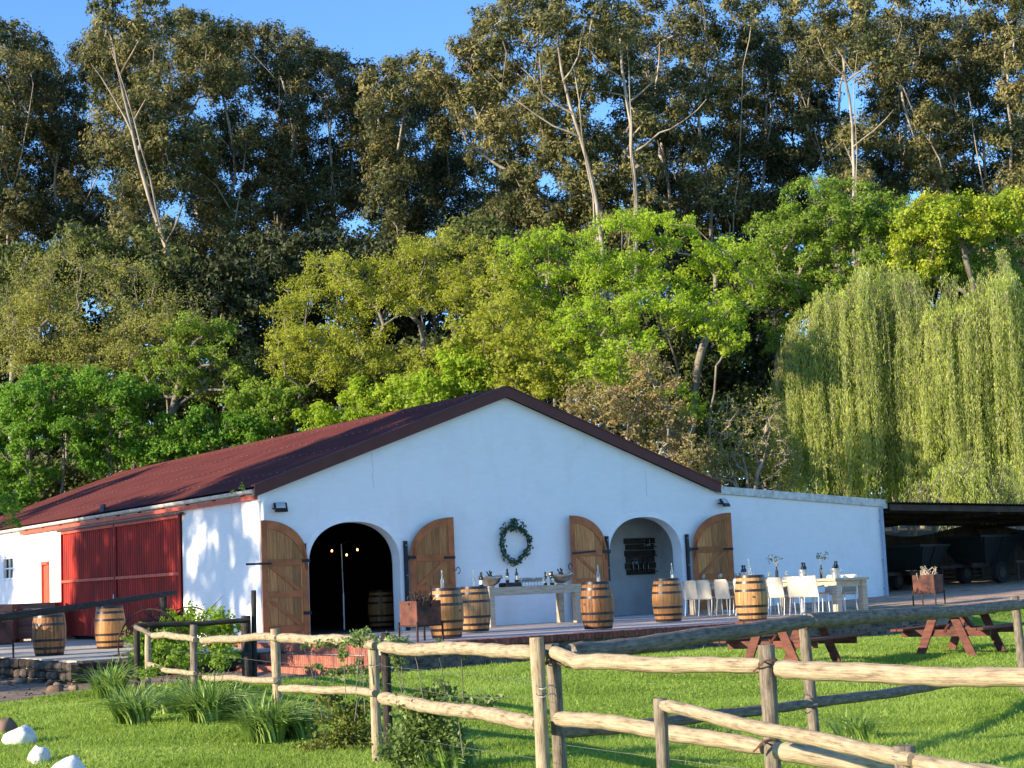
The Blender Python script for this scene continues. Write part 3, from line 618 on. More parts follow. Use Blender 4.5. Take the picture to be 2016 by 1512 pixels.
# ------------------------------------------------------------------ barrels
BH, BR0, BR1, NST = .94, .275, .335, 26
def bar_r(z): return BR0+(BR1-BR0)*(1-((z-BH/2)/(BH/2))**2)
def make_barrel():
    t = thing('wine_barrel', '', 'barrel')
    zs = np.linspace(0, BH, 11); da = math.pi/NST*.955
    mb = MB()
    for z in zs:
        r = bar_r(z); ri = r-.028
        mb.v += [(r*math.cos(-da), r*math.sin(-da), z), (r*1.006, 0, z), (r*math.cos(da), r*math.sin(da), z), (ri*math.cos(da), ri*math.sin(da), z), (ri*math.cos(-da), ri*math.sin(-da), z)]
    for i in range(10):
        for k in range(5): mb.f.append((i*5+k, i*5+(k+1) % 5, (i+1)*5+(k+1) % 5, (i+1)*5+k))
    mb.f += [(4, 3, 2, 1, 0), (50, 51, 52, 53, 54)]
    sm_ = mb.mesh('stave'); sm_.materials.append(m_stave)
    for k in range(NST): link('stave', sm_, None, t, None, (0, 0, 2*math.pi*k/NST))
    for z, h in ((.0, .055), (.125, .05), (.285, .05), (.605, .05), (.77, .05), (.885, .055)):
        r0, r1 = bar_r(z)+.0045, bar_r(z+h)+.0045
        MB().lathe([(r0-.012, z), (r0, z), (r1, z+h), (r1-.012, z+h)], 40, cap=False).build('hoop', m_hoop, t, smooth=True)
    MB().lathe([(.001, BH-.028), (BR0-.018, BH-.028), (BR0-.018, BH-.05), (.001, BH-.05)], 26, cap=False).build('barrel_head', m_head, t)
    MB().lathe([(.001, .03), (BR0-.018, .03)], 26, cap=False).build('barrel_head', m_head, t)
    bung = MB().lathe([(.001, 0), (.026, 0), (.02, .012), (.001, .013)], 10).build('bung', m_head, t)
    bung.location = (bar_r(.47)-.001, 0, .50); bung.rotation_euler = (0, math.pi/2, 0)
    return t
barrel0 = make_barrel(); GB = 'oak wine barrels'
def face(x, y): return math.atan2(EYE[1]-y, EYE[0]-x)
spots = [((.85, -6.5, 0), .9, 'oak barrel nearest the rusty fire bin, with a clear bottle on top'),
         ((3.05, -4.0, 0), 2.2, 'oak barrel touching the pale serving table'),
         ((4.2, -6.8, 0), -.9, 'oak barrel at the front edge of the terrace below the third door leaf'),
         ((7.5, -4.9, 0), 2.8, 'oak barrel with a candle bottle in front of the alcove doorway'),
         ((7.35, -7.85, 0), .12, 'oak barrel with a round bung hole in front of the white chairs'),
         ((-4.75, -.1, PZ), 1.4, 'oak barrel standing on the side yard, closest to the stacked bins'),
         ((-2.65, 2.2, PZ), 2.0, 'oak barrel behind the old cart wheel on the side yard'),
         ((4.65, 3.0, -.01), .5, 'dim oak barrel inside the dark barn'),
         ((9.95, 1.15, .02), .7, 'oak barrel standing in the shaded alcove')]
BAR = []
for i, (p, off, lab) in enumerate(spots):
    b = barrel0 if i == 0 else dup(barrel0)
    b.location = p; b.rotation_euler = (0, 0, face(p[0], p[1])+off); b['label'] = lab; b['group'] = GB; BAR.append(b)
    if i % 3:
        for ch in b.children:
            if ch.name.startswith('stave'): ch.material_slots[0].link = 'OBJECT'; ch.material_slots[0].material = (m_stave_b, m_stave_c)[i % 3-1]

# ------------------------------------------------------------------ bottles, glasses, bowls
def lathe_mesh(name, prof, n, mat, smooth=True):
    me = MB().lathe(prof, n).mesh(name, smooth=smooth); me.materials.append(mat); return me
BOT = [(.037, 0), (.038, .01), (.038, .19), (.034, .21), (.016, .245), (.0145, .30), (.016, .302), (.016, .315), (.001, .316)]
bot_me = lathe_mesh('bottle_body', BOT, 14, m_bottle)
lab_me = MB().lathe([(.0386, .06), (.0386, .15)], 14, cap=False).mesh('bottle_label', smooth='all'); lab_me.materials.append(m_label)
cap_me = lathe_mesh('bottle_capsule', [(.0155, .25), (.0170, .255), (.0172, .318), (.001, .319)], 10, m_flood)
clear_me = lathe_mesh('clear_bottle_body', [(.001, .004), (.033, .0), (.036, .01), (.036, .17), (.015, .23), (.013, .32), (.015, .325), (.015, .335), (.011, .335), (.0105, .23), (.033, .165), (.033, .012), (.001, .012)], 14, m_glass)
cork_me = lathe_mesh('stopper', [(.001, .315), (.010, .315), (.011, .36), (.001, .362)], 8, m_pine)
def bottle(p, label, kind='wine', tilt=0, az=0, group=None, with_label=True):
    t = thing('wine_bottle' if kind == 'wine' else 'clear_bottle', label, 'bottle', p, az, group)
    t.rotation_euler = (tilt, 0, az)
    if kind == 'wine':
        link('bottle_body', bot_me, None, t); link('capsule', cap_me, None, t)
        if with_label: link('paper_label', lab_me, None, t)
    else:
        link('bottle_body', clear_me, None, t); link('stopper', cork_me, None, t)
    return t
TOPB = BH-.028
m_candle = M('candle_wax', (.75, .70, .58), .5, .05, 8, bump=.05)
def candle(parent):
    MB().lathe([(.001, .001), (.03, .001), (.03, .10), (.001, .10)], 12).build('candle_jar', m_candle, parent, smooth=True).location = (-.03, -.06, 0)
for k, (i, dx, dy, lab) in enumerate(((0, -.05, .02, 'clear bottle standing on the barrel by the rusty fire bin'), (1, .0, .0, 'clear bottle standing on the barrel that touches the serving table'), (2, .05, .0, 'clear bottle standing on the barrel at the terrace edge'), (3, .1, -.08, 'clear bottle with a pale candle on the barrel by the alcove'), (4, -.02, .0, 'slim clear bottle on the barrel before the white chairs'))):
    p = spots[i][0]; b = bottle((p[0]+dx, p[1]+dy, p[2]+TOPB), lab, 'clear', 0, 0, 'clear bottles on the barrels')
    if i in (3, 2): candle(b)
for k, (dx, dy) in enumerate(((.17, -.05), (.22, .06))):
    bottle((3.05+dx, -4.0+dy, TOPB), ('dark wine bottle on the barrel by the serving table, closer to the camera', 'dark wine bottle on the barrel by the serving table, set further back')[k], group='dark bottles on the barrel')

# serving table
TT = .90
tt = thing('serving_table', 'long pale pine serving table against the white wall', 'table', (5.95, -1.5, 0))
for k in range(4): MB().box((5.95, -1.97+.21*k+.06, TT-.035), (2.55, .203, .045)).build('plank', m_pine, tt, w=True, bevel=.004)
for y in (-2.02, -1.2): MB().box((5.95, y, TT-.105), (2.55, .04, .19)).build('apron', m_pine, tt, w=True, bevel=.004)
for x in (4.76, 7.14):
    for y in (-1.95, -1.27): MB().box((x, y, (TT-.06)/2), (.14, .14, TT-.06)).build('leg', m_pine, tt, w=True, bevel=.005)
    MB().box((x, -1.61, TT-.08), (.04, .6, .13)).build('apron', m_pine, tt, w=True, bevel=.004)
ZT = TT-.0125
def bowl(p, label, rz):
    t = thing('silver_bowl', label, 'bowl', p, rz, 'silver ice bowls on the serving table')
    pr = [(.06, .0), (.10, .012), (.05, .03), (.10, .05), (.19, .11), (.25, .19), (.27, .235), (.262, .235), (.24, .19), (.18, .12), (.001, .08)]
    mb = MB(); mb.lathe(pr, 28, cap=False)
    mb.v = [(v[0]*1.25, v[1]*.8, v[2]+(.05*abs(v[0])/.27*(v[2] > .15))) for v in mb.v]
    mb.build('bowl_shell', m_silver, t, smooth='all')
    for s in (-1, 1): MB().tube([(s*(.31+.05*math.sin(q)), .05*math.cos(q), .2+.04*math.sin(q)) for q in np.linspace(0, np.pi, 8)], .01, 6).build('handle', m_silver, t)
    return t
bowl((5.0, -1.6, ZT), 'silver footed ice bowl at the barrel end of the serving table', .2)
bowl((6.98, -1.55, ZT), 'silver footed ice bowl at the door end of the serving table', -.2)
GI = 'bottles cooling in the silver bowls'
for k, (x, lab) in enumerate(((5.0, 'ice bowl at the barrel end'), (6.98, 'ice bowl at the door end'))):
    for j, (dx, dy, ti, az) in enumerate(((-.1, .02, .55, 1.6), (.05, -.03, .35, -1.2), (.12, .04, .5, -2.0))):
        bottle((x+dx, -1.58+dy, ZT+.09), ('leaning wine bottle in the %s', 'steeper wine bottle in the middle of the %s', 'wine bottle leaning away in the %s')[j] % lab, 'wine', ti, az, GI, False)
GW = 'wine bottles standing on the serving table'
for k, (x, y) in enumerate(((5.38, -1.72), (5.50, -1.55), (5.62, -1.75))): bottle((x, y, ZT+.10), ('wine bottle on the black tray, nearest the barrel', 'wine bottle at the back of the black tray', 'wine bottle on the black tray, nearest the glasses')[k], group=GW)
tray = thing('bottle_tray', 'low black tray holding three wine bottles on the serving table', 'tray', (5.5, -1.65, ZT))
MB().box((0, 0, .04), (.42, .34, .08)).build('tray_box', m_flood, tray, bevel=.008); MB().box((0, 0, .09), (.40, .32, .018)).build('tray_rim', m_steel, tray)
for k, (x, y) in enumerate(((6.42, -1.75), (6.52, -1.6), (6.60, -1.78), (6.68, -1.62))): bottle((x, y, ZT), ('first', 'second', 'third', 'fourth')[k]+' wine bottle from the row of glasses on the serving table', group=GW)
gl_prof = [(.001, 0), (.034, .0), (.033, .004), (.005, .01), (.004, .085), (.02, .10), (.036, .125), (.037, .15), (.030, .20), (.0285, .20), (.035, .15), (.034, .127), (.019, .104), (.001, .098)]
gl_me = lathe_mesh('glass_body', gl_prof, 12, m_glass)
for r in range(3):
    for k in range(8):
        o = link('wine_glass', gl_me, None, None, (5.74+k*.085+.02*(r % 2), -1.78+r*.13, ZT)); tag(o, 'empty wine glass in the block of glasses on the serving table', 'wine glass', 'wine glasses on the serving table')

# ------------------------------------------------------------------ dining table and chairs
DT = .79
dt = thing('dining_table', 'long pale timber dining table running out from the wall', 'table', (11.42, -4, 0))
for k in range(5): MB().box((11.0+.212*k, -4.0, DT-.03), (.206, 5.3, .06)).build('plank', m_pine, dt, w=True, bevel=.004)
for y in (-6.55, -4.0, -1.5):
    for x in (11.02, 11.82): MB().box((x, y, (DT-.06)/2), (.15, .15, DT-.06)).build('leg', m_pine, dt, w=True, bevel=.006)
    MB().box((11.42, y, DT-.13), (.66, .05, .13)).build('apron', m_pine, dt, w=True)
for x in (10.97, 11.87): MB().box((x, -4.0, DT-.12), (.045, 5.2, .12)).build('apron', m_pine, dt, w=True)
def make_chair():
    """local +x is the way the sitter looks"""
    t = thing('white_chair', '', 'chair')
    nu, nv = 9, 9; V = []
    def shell(prof, width, bulge, th):
        V = []; F = []
        for side in (0, 1):
            for i, (px, pz) in enumerate(prof):
                f = i/(len(prof)-1)
                for j in range(nu):
                    s = -1+2*j/(nu-1); w = width(f)
                    V.append((px-bulge(f)*(1-s*s)+(th if side else 0)*.8, s*w, pz+(-th*.4 if side else 0)))
        n = len(prof)*nu
        for i in range(len(prof)-1):
            for j in range(nu-1):
                a = i*nu+j; F += [(a, a+1, a+nu+1, a+nu), (n+a, n+a+nu, n+a+nu+1, n+a+1)]
        for i in range(len(prof)-1): F += [(i*nu, (i+1)*nu, n+(i+1)*nu, n+i*nu), (i*nu+nu-1, n+i*nu+nu-1, n+(i+1)*nu+nu-1, (i+1)*nu+nu-1)]
        for j in range(nu-1): F += [(j, n+j, n+j+1, j+1), ((len(prof)-1)*nu+j, (len(prof)-1)*nu+j+1, n+(len(prof)-1)*nu+j+1, n+(len(prof)-1)*nu+j)]
        mb = MB(); mb.add(V, F); return mb
    back = [(-.205-.075*f**1.3, .40+.46*f) for f in np.linspace(0, 1, 12)]
    shell(back, lambda f: .215*(1-.02*f) if f < .75 else .215*math.sqrt(max(.02, 1-.35*((f-.75)/.25)**2.2)), lambda f: .045*f, .014).build('backrest', m_plastic, t, smooth='all')
    MB().box((0, 0, .445), (.42, .43, .022)).box((0, 0, .425), (.38, .39, .02)).build('seat', m_plastic, t, bevel=.01)
    for sx, sy in ((-1, -1), (-1, 1), (1, -1), (1, 1)):
        MB().tube([(sx*.175, sy*.19, .43), (sx*(.20 if sx > 0 else .235), sy*.20, 0)], [.0135, .0125], 8).build('leg', m_alu, t, smooth=True)
    for sy in (-1, 1): MB().tube([(-.20, sy*.205, .42), (-.245, sy*.205, .62)], .011, 6).build('back_support', m_alu, t)
    return t
chair0 = make_chair(); first = True; GC = 'white chairs around the dining table'
order = ['first', 'second', 'third', 'fourth', 'fifth', 'sixth', 'seventh', 'eighth']
for k, y in enumerate((-2.25, -2.87, -3.47, -4.08, -4.75, -5.36, -5.95, -6.42)):
    c = chair0 if first else dup(chair0); first = False
    c.location = (10.5+random.uniform(-.06, .06), y+random.uniform(-.03, .03), 0); c.rotation_euler = (0, 0, .22+random.uniform(-.06, .06)); c['group'] = GC
    c['label'] = 'white plastic chair on the near side of the dining table, %s from the wall' % order[k]
for k, y in enumerate((-2.2, -2.9, -3.6, -4.3, -5.0, -5.7)):
    c = dup(chair0, (12.06+random.uniform(-.04, .04), y, 0), math.pi+random.uniform(-.16, .16), 'white plastic chair on the far side of the dining table, %s from the wall' % order[k], GC)
bk_prof = [(.001, 0), (.08, 0), (.105, .2), (.112, .205), (.112, .215), (.100, .21), (.076, .012), (.001, .012)]
for k, (y, lab) in enumerate(((-3.05, 'in front of the last door leaf'), (-5.15, 'in the middle of the dining table'), (-6.2, 'at the near end of the dining table'))):
    t = thing('ice_bucket', 'zinc ice bucket '+lab, 'bucket', (11.35, y, DT), 0, 'zinc ice buckets on the dining table')
    MB().lathe(bk_prof, 24, cap=False).build('bucket_shell', m_zinc, t, smooth=True)
    for s in (-1, 1): MB().tube([(s*(.11+.03*math.sin(q)), .035*math.cos(q), .165) for q in np.linspace(0, np.pi, 7)], .006, 5).build('handle', m_zinc, t)
    for j, (dx, dy, ti, az) in enumerate(((-.03, .04, .2, .5), (.035, -.03, .18, 2.4), (.0, -.055, .2, -2.6))[:3 if k < 2 else 2]):
        bottle((11.35+dx, y+dy, DT+.07), ('upright', 'tilted', 'slanting')[j]+' wine bottle in the ice bucket '+lab, 'wine', ti, az, 'bottles in the ice buckets', False)
m_sprig = leaf_mat('sprig_leaf', ((.03, .06, .03), (.06, .10, .05), (.10, .15, .08)), .3)
for k, (y, lab) in enumerate(((-4.25, 'half hidden behind the barrel'), (-5.75, 'towards the near end of the dining table'))):
    t = thing('bottle_vase', 'dark bottle holding a leafy sprig '+lab, 'vase', (11.35, y, DT), 0, 'bottle vases on the dining table')
    link('bottle_body', bot_me, None, t)
    g = np.random.default_rng(20+k); st_ = MB(); PP = []
    for q in range(6):
        a = g.uniform(0, 6.28); tip = np.array([.14*math.cos(a), .14*math.sin(a), .31+g.uniform(.12, .25)]); st_.tube([(0, 0, .25), tip*np.array([.4, .4, .9]), tip], .003, 4)
        PP.append(tip*np.array([1, 1, 1])+g.normal(0, .035, (9, 3)))
    st_.build('stems', m_twig, t); V, F = leaf_cards(np.vstack(PP), .06, .035, g); link('leaves', np_mesh('leaves', V, F), m_sprig, t)
glass_rows = [(x, y) for y in np.arange(-1.8, -6.5, -.6) for x in (11.15, 11.70)]
for x, y in glass_rows:
    o = link('wine_glass', gl_me, None, None, (x, y, DT)); tag(o, 'empty wine glass at a place setting on the dining table', 'wine glass', 'wine glasses on the dining table')
for k, y in enumerate((-6.05, -6.38)):
    t = thing('folded_napkin', ('white folded napkin second from the table end', 'white folded napkin at the very end of the dining table')[k], 'napkin', (11.72, y, DT), .2*k, 'napkins on the dining table')
    MB().add([(-.09, -.07, 0), (.09, -.07, 0), (.09, .07, 0), (-.09, .07, 0), (-.02, -.06, .06), (.02, .06, .065)], [(0, 1, 4), (1, 2, 5), (2, 3, 5), (3, 0, 4), (1, 5, 4), (3, 4, 5), (0, 3, 2, 1)]).build('cloth', m_white, t)

# ------------------------------------------------------------------ fire bins
def fire_bin(p, rz, label, seed):
    t = thing('fire_bin', label, 'fire bin', p, rz, 'rusty fire bins')
    s, h, z0 = .265, .43, .30
    for a in range(4):
        q = MB().box((0, 0, 0), (2*s, .012, h)).build('panel', m_rust, t); q.location = (s*math.sin(a*math.pi/2), -s*math.cos(a*math.pi/2), z0+h/2); q.rotation_euler = (0, 0, a*math.pi/2)
    MB().box((0, 0, z0+.01), (2*s-.02, 2*s-.02, .015)).build('tray', m_rust, t)
    for sx in (-1, 1):
        for sy in (-1, 1): MB().box((sx*(s+.015), sy*(s+.015), (z0+.06)/2), (.028, .028, z0+.06)).build('leg', m_iron, t)
    fr = MB()
    for sx in (-1, 1): fr.box((sx*(s+.012), 0, z0-.015), (.024, 2*s, .024)).box((0, sx*(s+.012), z0-.015), (2*s, .024, .024))
    fr.build('frame', m_iron, t)
    g = np.random.default_rng(seed); br = MB()
    for k in range(34):
        a = g.uniform(0, 6.28); p0 = np.array([g.uniform(-.19, .19), g.uniform(-.19, .19), z0+.2]); d = np.array([math.cos(a)*.2, math.sin(a)*.2, g.uniform(.2, .46)])
        pts = [p0+d*f+g.normal(0, .03, 3)*(f > 0) for f in (0, .4, .7, 1.)]; r0 = g.uniform(.012, .026); br.tube(pts, [r0, r0, r0*.8, r0*.6], 5)
    br.build('vine_stumps', m_twig if seed % 2 else m_iron, t)
    return t
fire_bin((-.35, -7.6, 0), .1, 'rusty square fire bin full of dark vine wood at the terrace corner', 2)
fire_bin((14.65, -5.9, float(H(14.65, -5.9))), .35, 'rusty square fire bin with pale vine stumps on the gravel', 3)
q = at(-14, 1275, 33); fire_bin((q[0], q[1], PZ), .3, 'rusty square fire bin cut off by the left edge of the photo', 4)

# ------------------------------------------------------------------ inside the barn: lamp stand, rack
ls = thing('lamp_stand', 'slim metal stand with three glowing bulbs inside the dark barn', 'lamp', (3.34, 2.5, -.01))
MB().tube([(0, 0, 0), (0, 0, .9)], .022, 8).build('lower_pole', m_alu, ls); MB().tube([(0, 0, .9), (-.02, 0, 2.1)], .011, 8).build('upper_pole', m_alu, ls)
MB().lathe([(.001, 0), (.16, 0), (.15, .02), (.02, .03)], 18).build('base', m_steel, ls)
for k, (dx, z) in enumerate(((-.28, 1.94), (.12, 1.83), (.42, 1.95))):
    MB().tube([(-.02, 0, 2.1), (dx*.5, 0, 2.18), (dx, 0, z+.06)], .005, 5).build('flex', m_steel, ls)
    MB().lathe([(.001, -.024), (.015, -.02), (.022, 0), (.016, .018), (.009, .03), (.001, .03)], 12).build('bulb', m_bulb, ls, smooth='all').location = (dx, 0, z)
rk = thing('wine_rack', 'dark timber wine rack with hanging glasses on the alcove wall', 'wine rack', (11.86, 1.66, 1.05))
for k in range(6): MB().box((0, 0, .08+k*.165), (.95+.08*(k % 2), .03, .15)).build('plank', m_timber, rk)
for z in (.08, .50, .74): MB().box((0, -.08, z), (.95, .13, .025)).build('shelf', m_timber, rk)
for k in range(3): link('hanging_glass', gl_me, None, rk, (-.33+.08*k, -.08, .47), (math.pi, 0, 0))
for k in range(3): link('hanging_glass', gl_me, None, rk, (.12+.08*k, -.08, .95), (math.pi, 0, 0))
for k in range(4): bottle((11.55+.17*k, 1.58, 1.05+.095), 'dark bottle on the lowest shelf of the alcove wine rack', 'wine', 0, 0, 'bottles in the alcove rack', False)

# ------------------------------------------------------------------ side yard
def bin_crate(p, rz, label):
    t = thing('picking_bin', label, 'bin', p, rz, 'wooden picking bins'); S = 1.2
    for a in range(4):
        for k in range(6):
            q = MB().box((0, 0, 0), (S, .02, .158)).build('plank', m_crate, t); q.location = (S/2*math.sin(a*math.pi/2), -S/2*math.cos(a*math.pi/2), .16+k*.164); q.rotation_euler = (0, 0, a*math.pi/2)
    for sx in (-1, 1):
        for sy in (-1, 1): MB().box((sx*(S/2-.05), sy*(S/2-.05), .53), (.08, .08, 1.04)).build('post', m_crate, t)
    MB().box((0, 0, .1), (S-.03, S-.03, .03)).build('base_board', m_crate, t)
    for sx in (-1, 0, 1): MB().box((sx*.5, 0, .04), (.1, S-.03, .08)).build('skid', m_crate, t)
    return t
rzv = -YAW+.12
q = at(72, 1256, 46.5); bin_crate((q[0], q[1], PZ), rzv, 'brown plank picking bin, the taller one behind the barrel in the side yard')
q = at(-12, 1264, 45.5); bin_crate((q[0], q[1], PZ-.0), rzv, 'brown plank picking bin at the left edge of the photo')
def rock(name, p, s, mat, label, cat, group, seed, squash=.7):
    g = np.random.default_rng(seed); mb = MB(); n, m = 14, 9; V = []
    ph = g.uniform(0, 6.28, 6)
    for i in range(m):
        th = math.pi*i/(m-1)
        for j in range(n):
            a = 2*math.pi*j/n; d = np.array([math.sin(th)*math.cos(a), math.sin(th)*math.sin(a), math.cos(th)])
            r = 1+.13*math.sin(2*a+ph[0]+th)+.10*math.sin(3*a*1.0+ph[1])*math.sin(th)+.07*math.sin(3*th+ph[2]+a)+g.uniform(-.035, .035)
            if i in (0, m-1): r = .93
            V.append(tuple(d*r*np.array([s, s*.8, s*squash])))
    F = [(i*n+j, i*n+(j+1) % n, (i+1)*n+(j+1) % n, (i+1)*n+j) for i in range(m-1) for j in range(n)]
    mb.add(V, F); o = link(name, mb.mesh(name, smooth='all'), mat, None, [float(c) for c in p]); o.rotation_euler = (0, 0, g.uniform(0, 6)); return tag(o, label, cat, group)
for k, (px, py, s, lab) in enumerate(((42, 1486, .19, 'white painted rock in the grass, furthest from the camera'), (78, 1516, .165, 'small round white painted rock between two others'), (138, 1540, .21, 'white painted rock cut off by the bottom edge'))):
    q = at_z(px, py, -.78); rock('painted_rock', (q[0], q[1], float(H(q[0], q[1]))+s*.28), s, m_rock, lab, 'rock', 'white painted rocks edging the drive', 40+k, .75)
q = at_z(12, 1466, -.78); rock('brown_rock', (q[0], q[1], float(H(q[0], q[1]))+.06), .17, m_brownrock, 'brown rock beside the white painted rocks', 'rock', None, 47)
q = at_z(134, 1252, PZ); rock('clay_boulder', (q[0], q[1], PZ+.1), .42, m_brownrock, 'low red brown boulder between barrel and sliding door', 'rock', None, 52, .4)
for k in range(10):
    q = at_z(random.uniform(-10, 175), random.uniform(1338, 1362), -.55); rock('loose_stone', (q[0], q[1], float(H(q[0], q[1]))+.05), random.uniform(.05, .15), m_soil if k % 3 else m_brownrock, 'loose pale stone lying along the foot of the yard wall', 'stone', 'loose stones on the drive', 60+k, .6)

# old iron cart: two spoked wheels, axle, shaft, with a load of vine prunings
cart = thing('iron_cart', 'old rusty iron cart with thin spoked wheels and a long shaft', 'cart', (-4.2, -4.7, -.55))
WR = .68; g = np.random.default_rng(31)
ax0 = np.array([-4.45, -4.95, .10]); axd = np.array([.80, .60, 0.])
for s, off in ((0, 0.), (1, 1.35)):
    c = ax0+axd*off; n1 = np.array([-axd[1], axd[0], 0]); hub = MB().tube([c-axd*.06, c+axd*.06], .05, 10).build('hub', m_iron, cart, w=True)
    ring = [c+(n1*math.cos(a)+np.array([0, 0, 1])*math.sin(a))*WR for a in np.linspace(0, 2*np.pi, 41)]
    rim = MB().tube(ring, .014, 6, caps=False).build('wheel_rim', m_iron, cart, w=True)
    for k in range(12):
        a = 2*math.pi*k/12+.1; e = c+(n1*math.cos(a)+np.array([0, 0, 1])*math.sin(a))*WR
        MB().tube([c, e], .007, 5).build('spoke', m_iron, rim, w=True)
MB().tube([ax0-axd*.1, ax0+axd*1.45], .022, 8).build('axle', m_iron, cart, w=True)
mid = ax0+axd*.65
q = at_z(52, 1332, -.5)
MB().tube([mid, mid*.5+q*.5+np.array([0, 0, .03]), q+np.array([0, 0, .06])], .028, 8).build('shaft', m_timber, cart, w=True)
fr = MB(); fr.beam(mid+np.array([-.5, .1, .05]), mid+np.array([.8, .3, .05]), .05, .05).beam(mid+np.array([-.3, .6, .05]), mid+np.array([.9, .8, .05]), .05, .05).beam(mid+np.array([-.1, -.1, .06]), mid+np.array([-.3, 1.0, .06]), .04, .05)
fr.build('frame', m_rust, cart, w=True)
vp = MB()
for k in range(150):
    p0 = mid+np.array([g.normal(.15, .28), g.normal(.4, .25), .1]); a = g.uniform(0, 6.28); L = g.uniform(.4, .9)
    d = np.array([math.cos(a)*L*.6, math.sin(a)*L*.6, g.uniform(-.1, .8)*L]); p0[2] += g.uniform(0, .45)
    vp.tube([p0-d*.3, p0+d*.2+g.normal(0, .05, 3), p0+d*.7+g.normal(0, .06, 3)], [.011, .009, .004], 4)
vo = vp.build('vine_prunings', m_iron); tag(vo, 'tangled brown vine prunings heaped on the old iron cart', 'prunings', kind='stuff')

# ------------------------------------------------------------------ picnic tables
def make_picnic():
    """local x runs along the benches"""
    t = thing('picnic_table', '', 'picnic table')
    Lp = 2.2
    for k in range(5): MB().box((0, -.34+.17*k, .74), (Lp, .158, .042)).build('top_plank', m_picnic, t, bevel=.005)
    for s in (-1, 1):
        for k in range(2): MB().box((0, s*(.66+.125*k), .44), (Lp, .115, .042)).build('seat_plank', m_picnic, t, bevel=.005)
    for x in (-.72, .72):
        for s in (-1, 1): MB().beam((x, s*.50, -.08), (x, s*.16, .72), .15, .045, up=(1, 0, 0)).build('leg', m_picnic, t, bevel=.004)
        MB().box((x+.05, 0, .365), (.045, 1.62, .12)).build('cross_beam', m_picnic, t, bevel=.004)
        MB().box((x, 0, .68), (.045, .8, .075)).build('top_batten', m_picnic, t)
    for s in (-1, 1): MB().beam((s*.7, 0, .38), (s*.08, 0, .70), .07, .045, up=(0, 1, 0)).build('brace', m_picnic, t)
    return t
pt = make_picnic()
pt.location = (3.45, -13.2, float(H(3.45, -13.2))+.02); pt.rotation_euler = (0, 0, .35); tag(pt, 'dark red picnic table on the lawn, the one partly behind the fence post', None, 'picnic tables on the lawn')
dup(pt, (7.5, -13.2, float(H(7.5, -13.2))+.02), .36, 'dark red picnic table on the lawn, close to the right edge of the photo', 'picnic tables on the lawn')
# ------------------------------------------------------------------ pole fences
def wobble(a, b, n, amp, g, sag=0):
    a = np.asarray(a, float); b = np.asarray(b, float); d = b-a
    ph = g.uniform(0, 6.28, 4)
    return [a+d*t+np.array([0, 0, 1])*(amp*math.sin(5*t+ph[0])+amp*.6*math.sin(11*t+ph[1])-sag*4*t*(1-t))+np.array([d[1], -d[0], 0])/max(1e-6, math.hypot(d[0], d[1]))*amp*.8*math.sin(6*t+ph[2]) for t in np.linspace(0, 1, n)]
def pole_coord(o, pts, n):
    P = np.array(pts, float); ln = np.concatenate([[0], np.cumsum(np.linalg.norm(np.diff(P, axis=0), axis=1))]); a = 2*np.pi*np.arange(n)/n
    d = np.stack([np.tile(np.cos(a), len(P)), np.tile(np.sin(a), len(P)), np.repeat(ln*3, n)], -1)
    at_ = o.data.attributes.new('pole', 'FLOAT_VECTOR', 'POINT'); at_.data.foreach_set('vector', d.astype(np.float32).ravel()); return o
def rail(parent, a, b, r, mat, g, amp=.012, sag=0, taper=.9, name='rail', kink=None):
    n = 26; pts = wobble(a, b, n, amp, g, sag)
    if kink: pts = [np.asarray(kink[0], float)]+pts
    n = len(pts); rad = [r*(1+(taper-1)*i/n)*(1+.05*math.sin(i*1.7+g.uniform(0, 1))+g.uniform(-.035, .035)) for i in range(n)]
    rad[0] *= .82; rad[-1] *= .82
    o = MB().tube(pts, rad, 11).build(name, mat, parent, smooth=True, w=True); return pole_coord(o, pts, 11)
def post(parent, p, ztop, zbot, r, mat, g, lean=(0, 0), name='post'):
    pts = [np.array([p[0]+lean[0]*t, p[1]+lean[1]*t, zbot+(ztop-zbot)*t]) for t in np.linspace(0, 1, 12)]
    rad = [r*(1+.05*math.sin(i*.9+p[0])+g.uniform(-.02, .02)) for i in range(12)]; rad[-1] *= .96
    o = MB().tube(pts, rad, 12).build(name, mat, parent, smooth=True, w=True); return pole_coord(o, pts, 12)
def wire(parent, pts, r=.0019, mat=None, name='wire'): return MB().tube(pts, r, 4).build(name, mat or m_wire, parent, w=True)
def ground_z(p): return float(H(p[0], p[1]))
g = np.random.default_rng(77)
# run A: from the drive towards the camera, posts at these pixels and distances
A = [(292, 26.3), (383, 24.1), (548, 19.4), (741, 17.2), (1067, 12.7)]
fa = thing('pole_fence', 'sunlit pole fence curving from the drive past the brick steps', 'fence', (*at(548, 1256, 19.4)[:2], -.75))
tops = {292: 1246, 383: 1230, 548: 1238, 741: 1252, 1067: 1255}; PA = {}
for px, d in A:
    p = at(px, tops[px], d); PA[px] = p
    post(fa, at(px, 1400, d), p[2], ground_z(p)-.3, .055 if px > 300 else .05, m_fencegrey if px in (383,) else m_fence, g, lean=(g.uniform(-.02, .02), g.uniform(-.02, .02)))
def rl(px, py, d, off=.0):       # a point on a rail, set a little towards the camera
    return at(px, py, d-off)
TR = [((300, 1248, 26.2), (383, 1259, 24.05), .052), ((398, 1258, 24.0), (545, 1257, 19.35), .052), ((550, 1254, 19.3), (736, 1268, 17.2), .056), ((752, 1274, 17.1), (1060, 1290, 12.8), .062)]
LR = [((292, 1310, 26.2), (383, 1325, 24.05), .042), ((402, 1332, 24.0), (543, 1340, 19.35), .042), ((552, 1352, 19.3), (736, 1363, 17.2), .046), ((754, 1372, 17.1), (1060, 1420, 12.8), .066)]
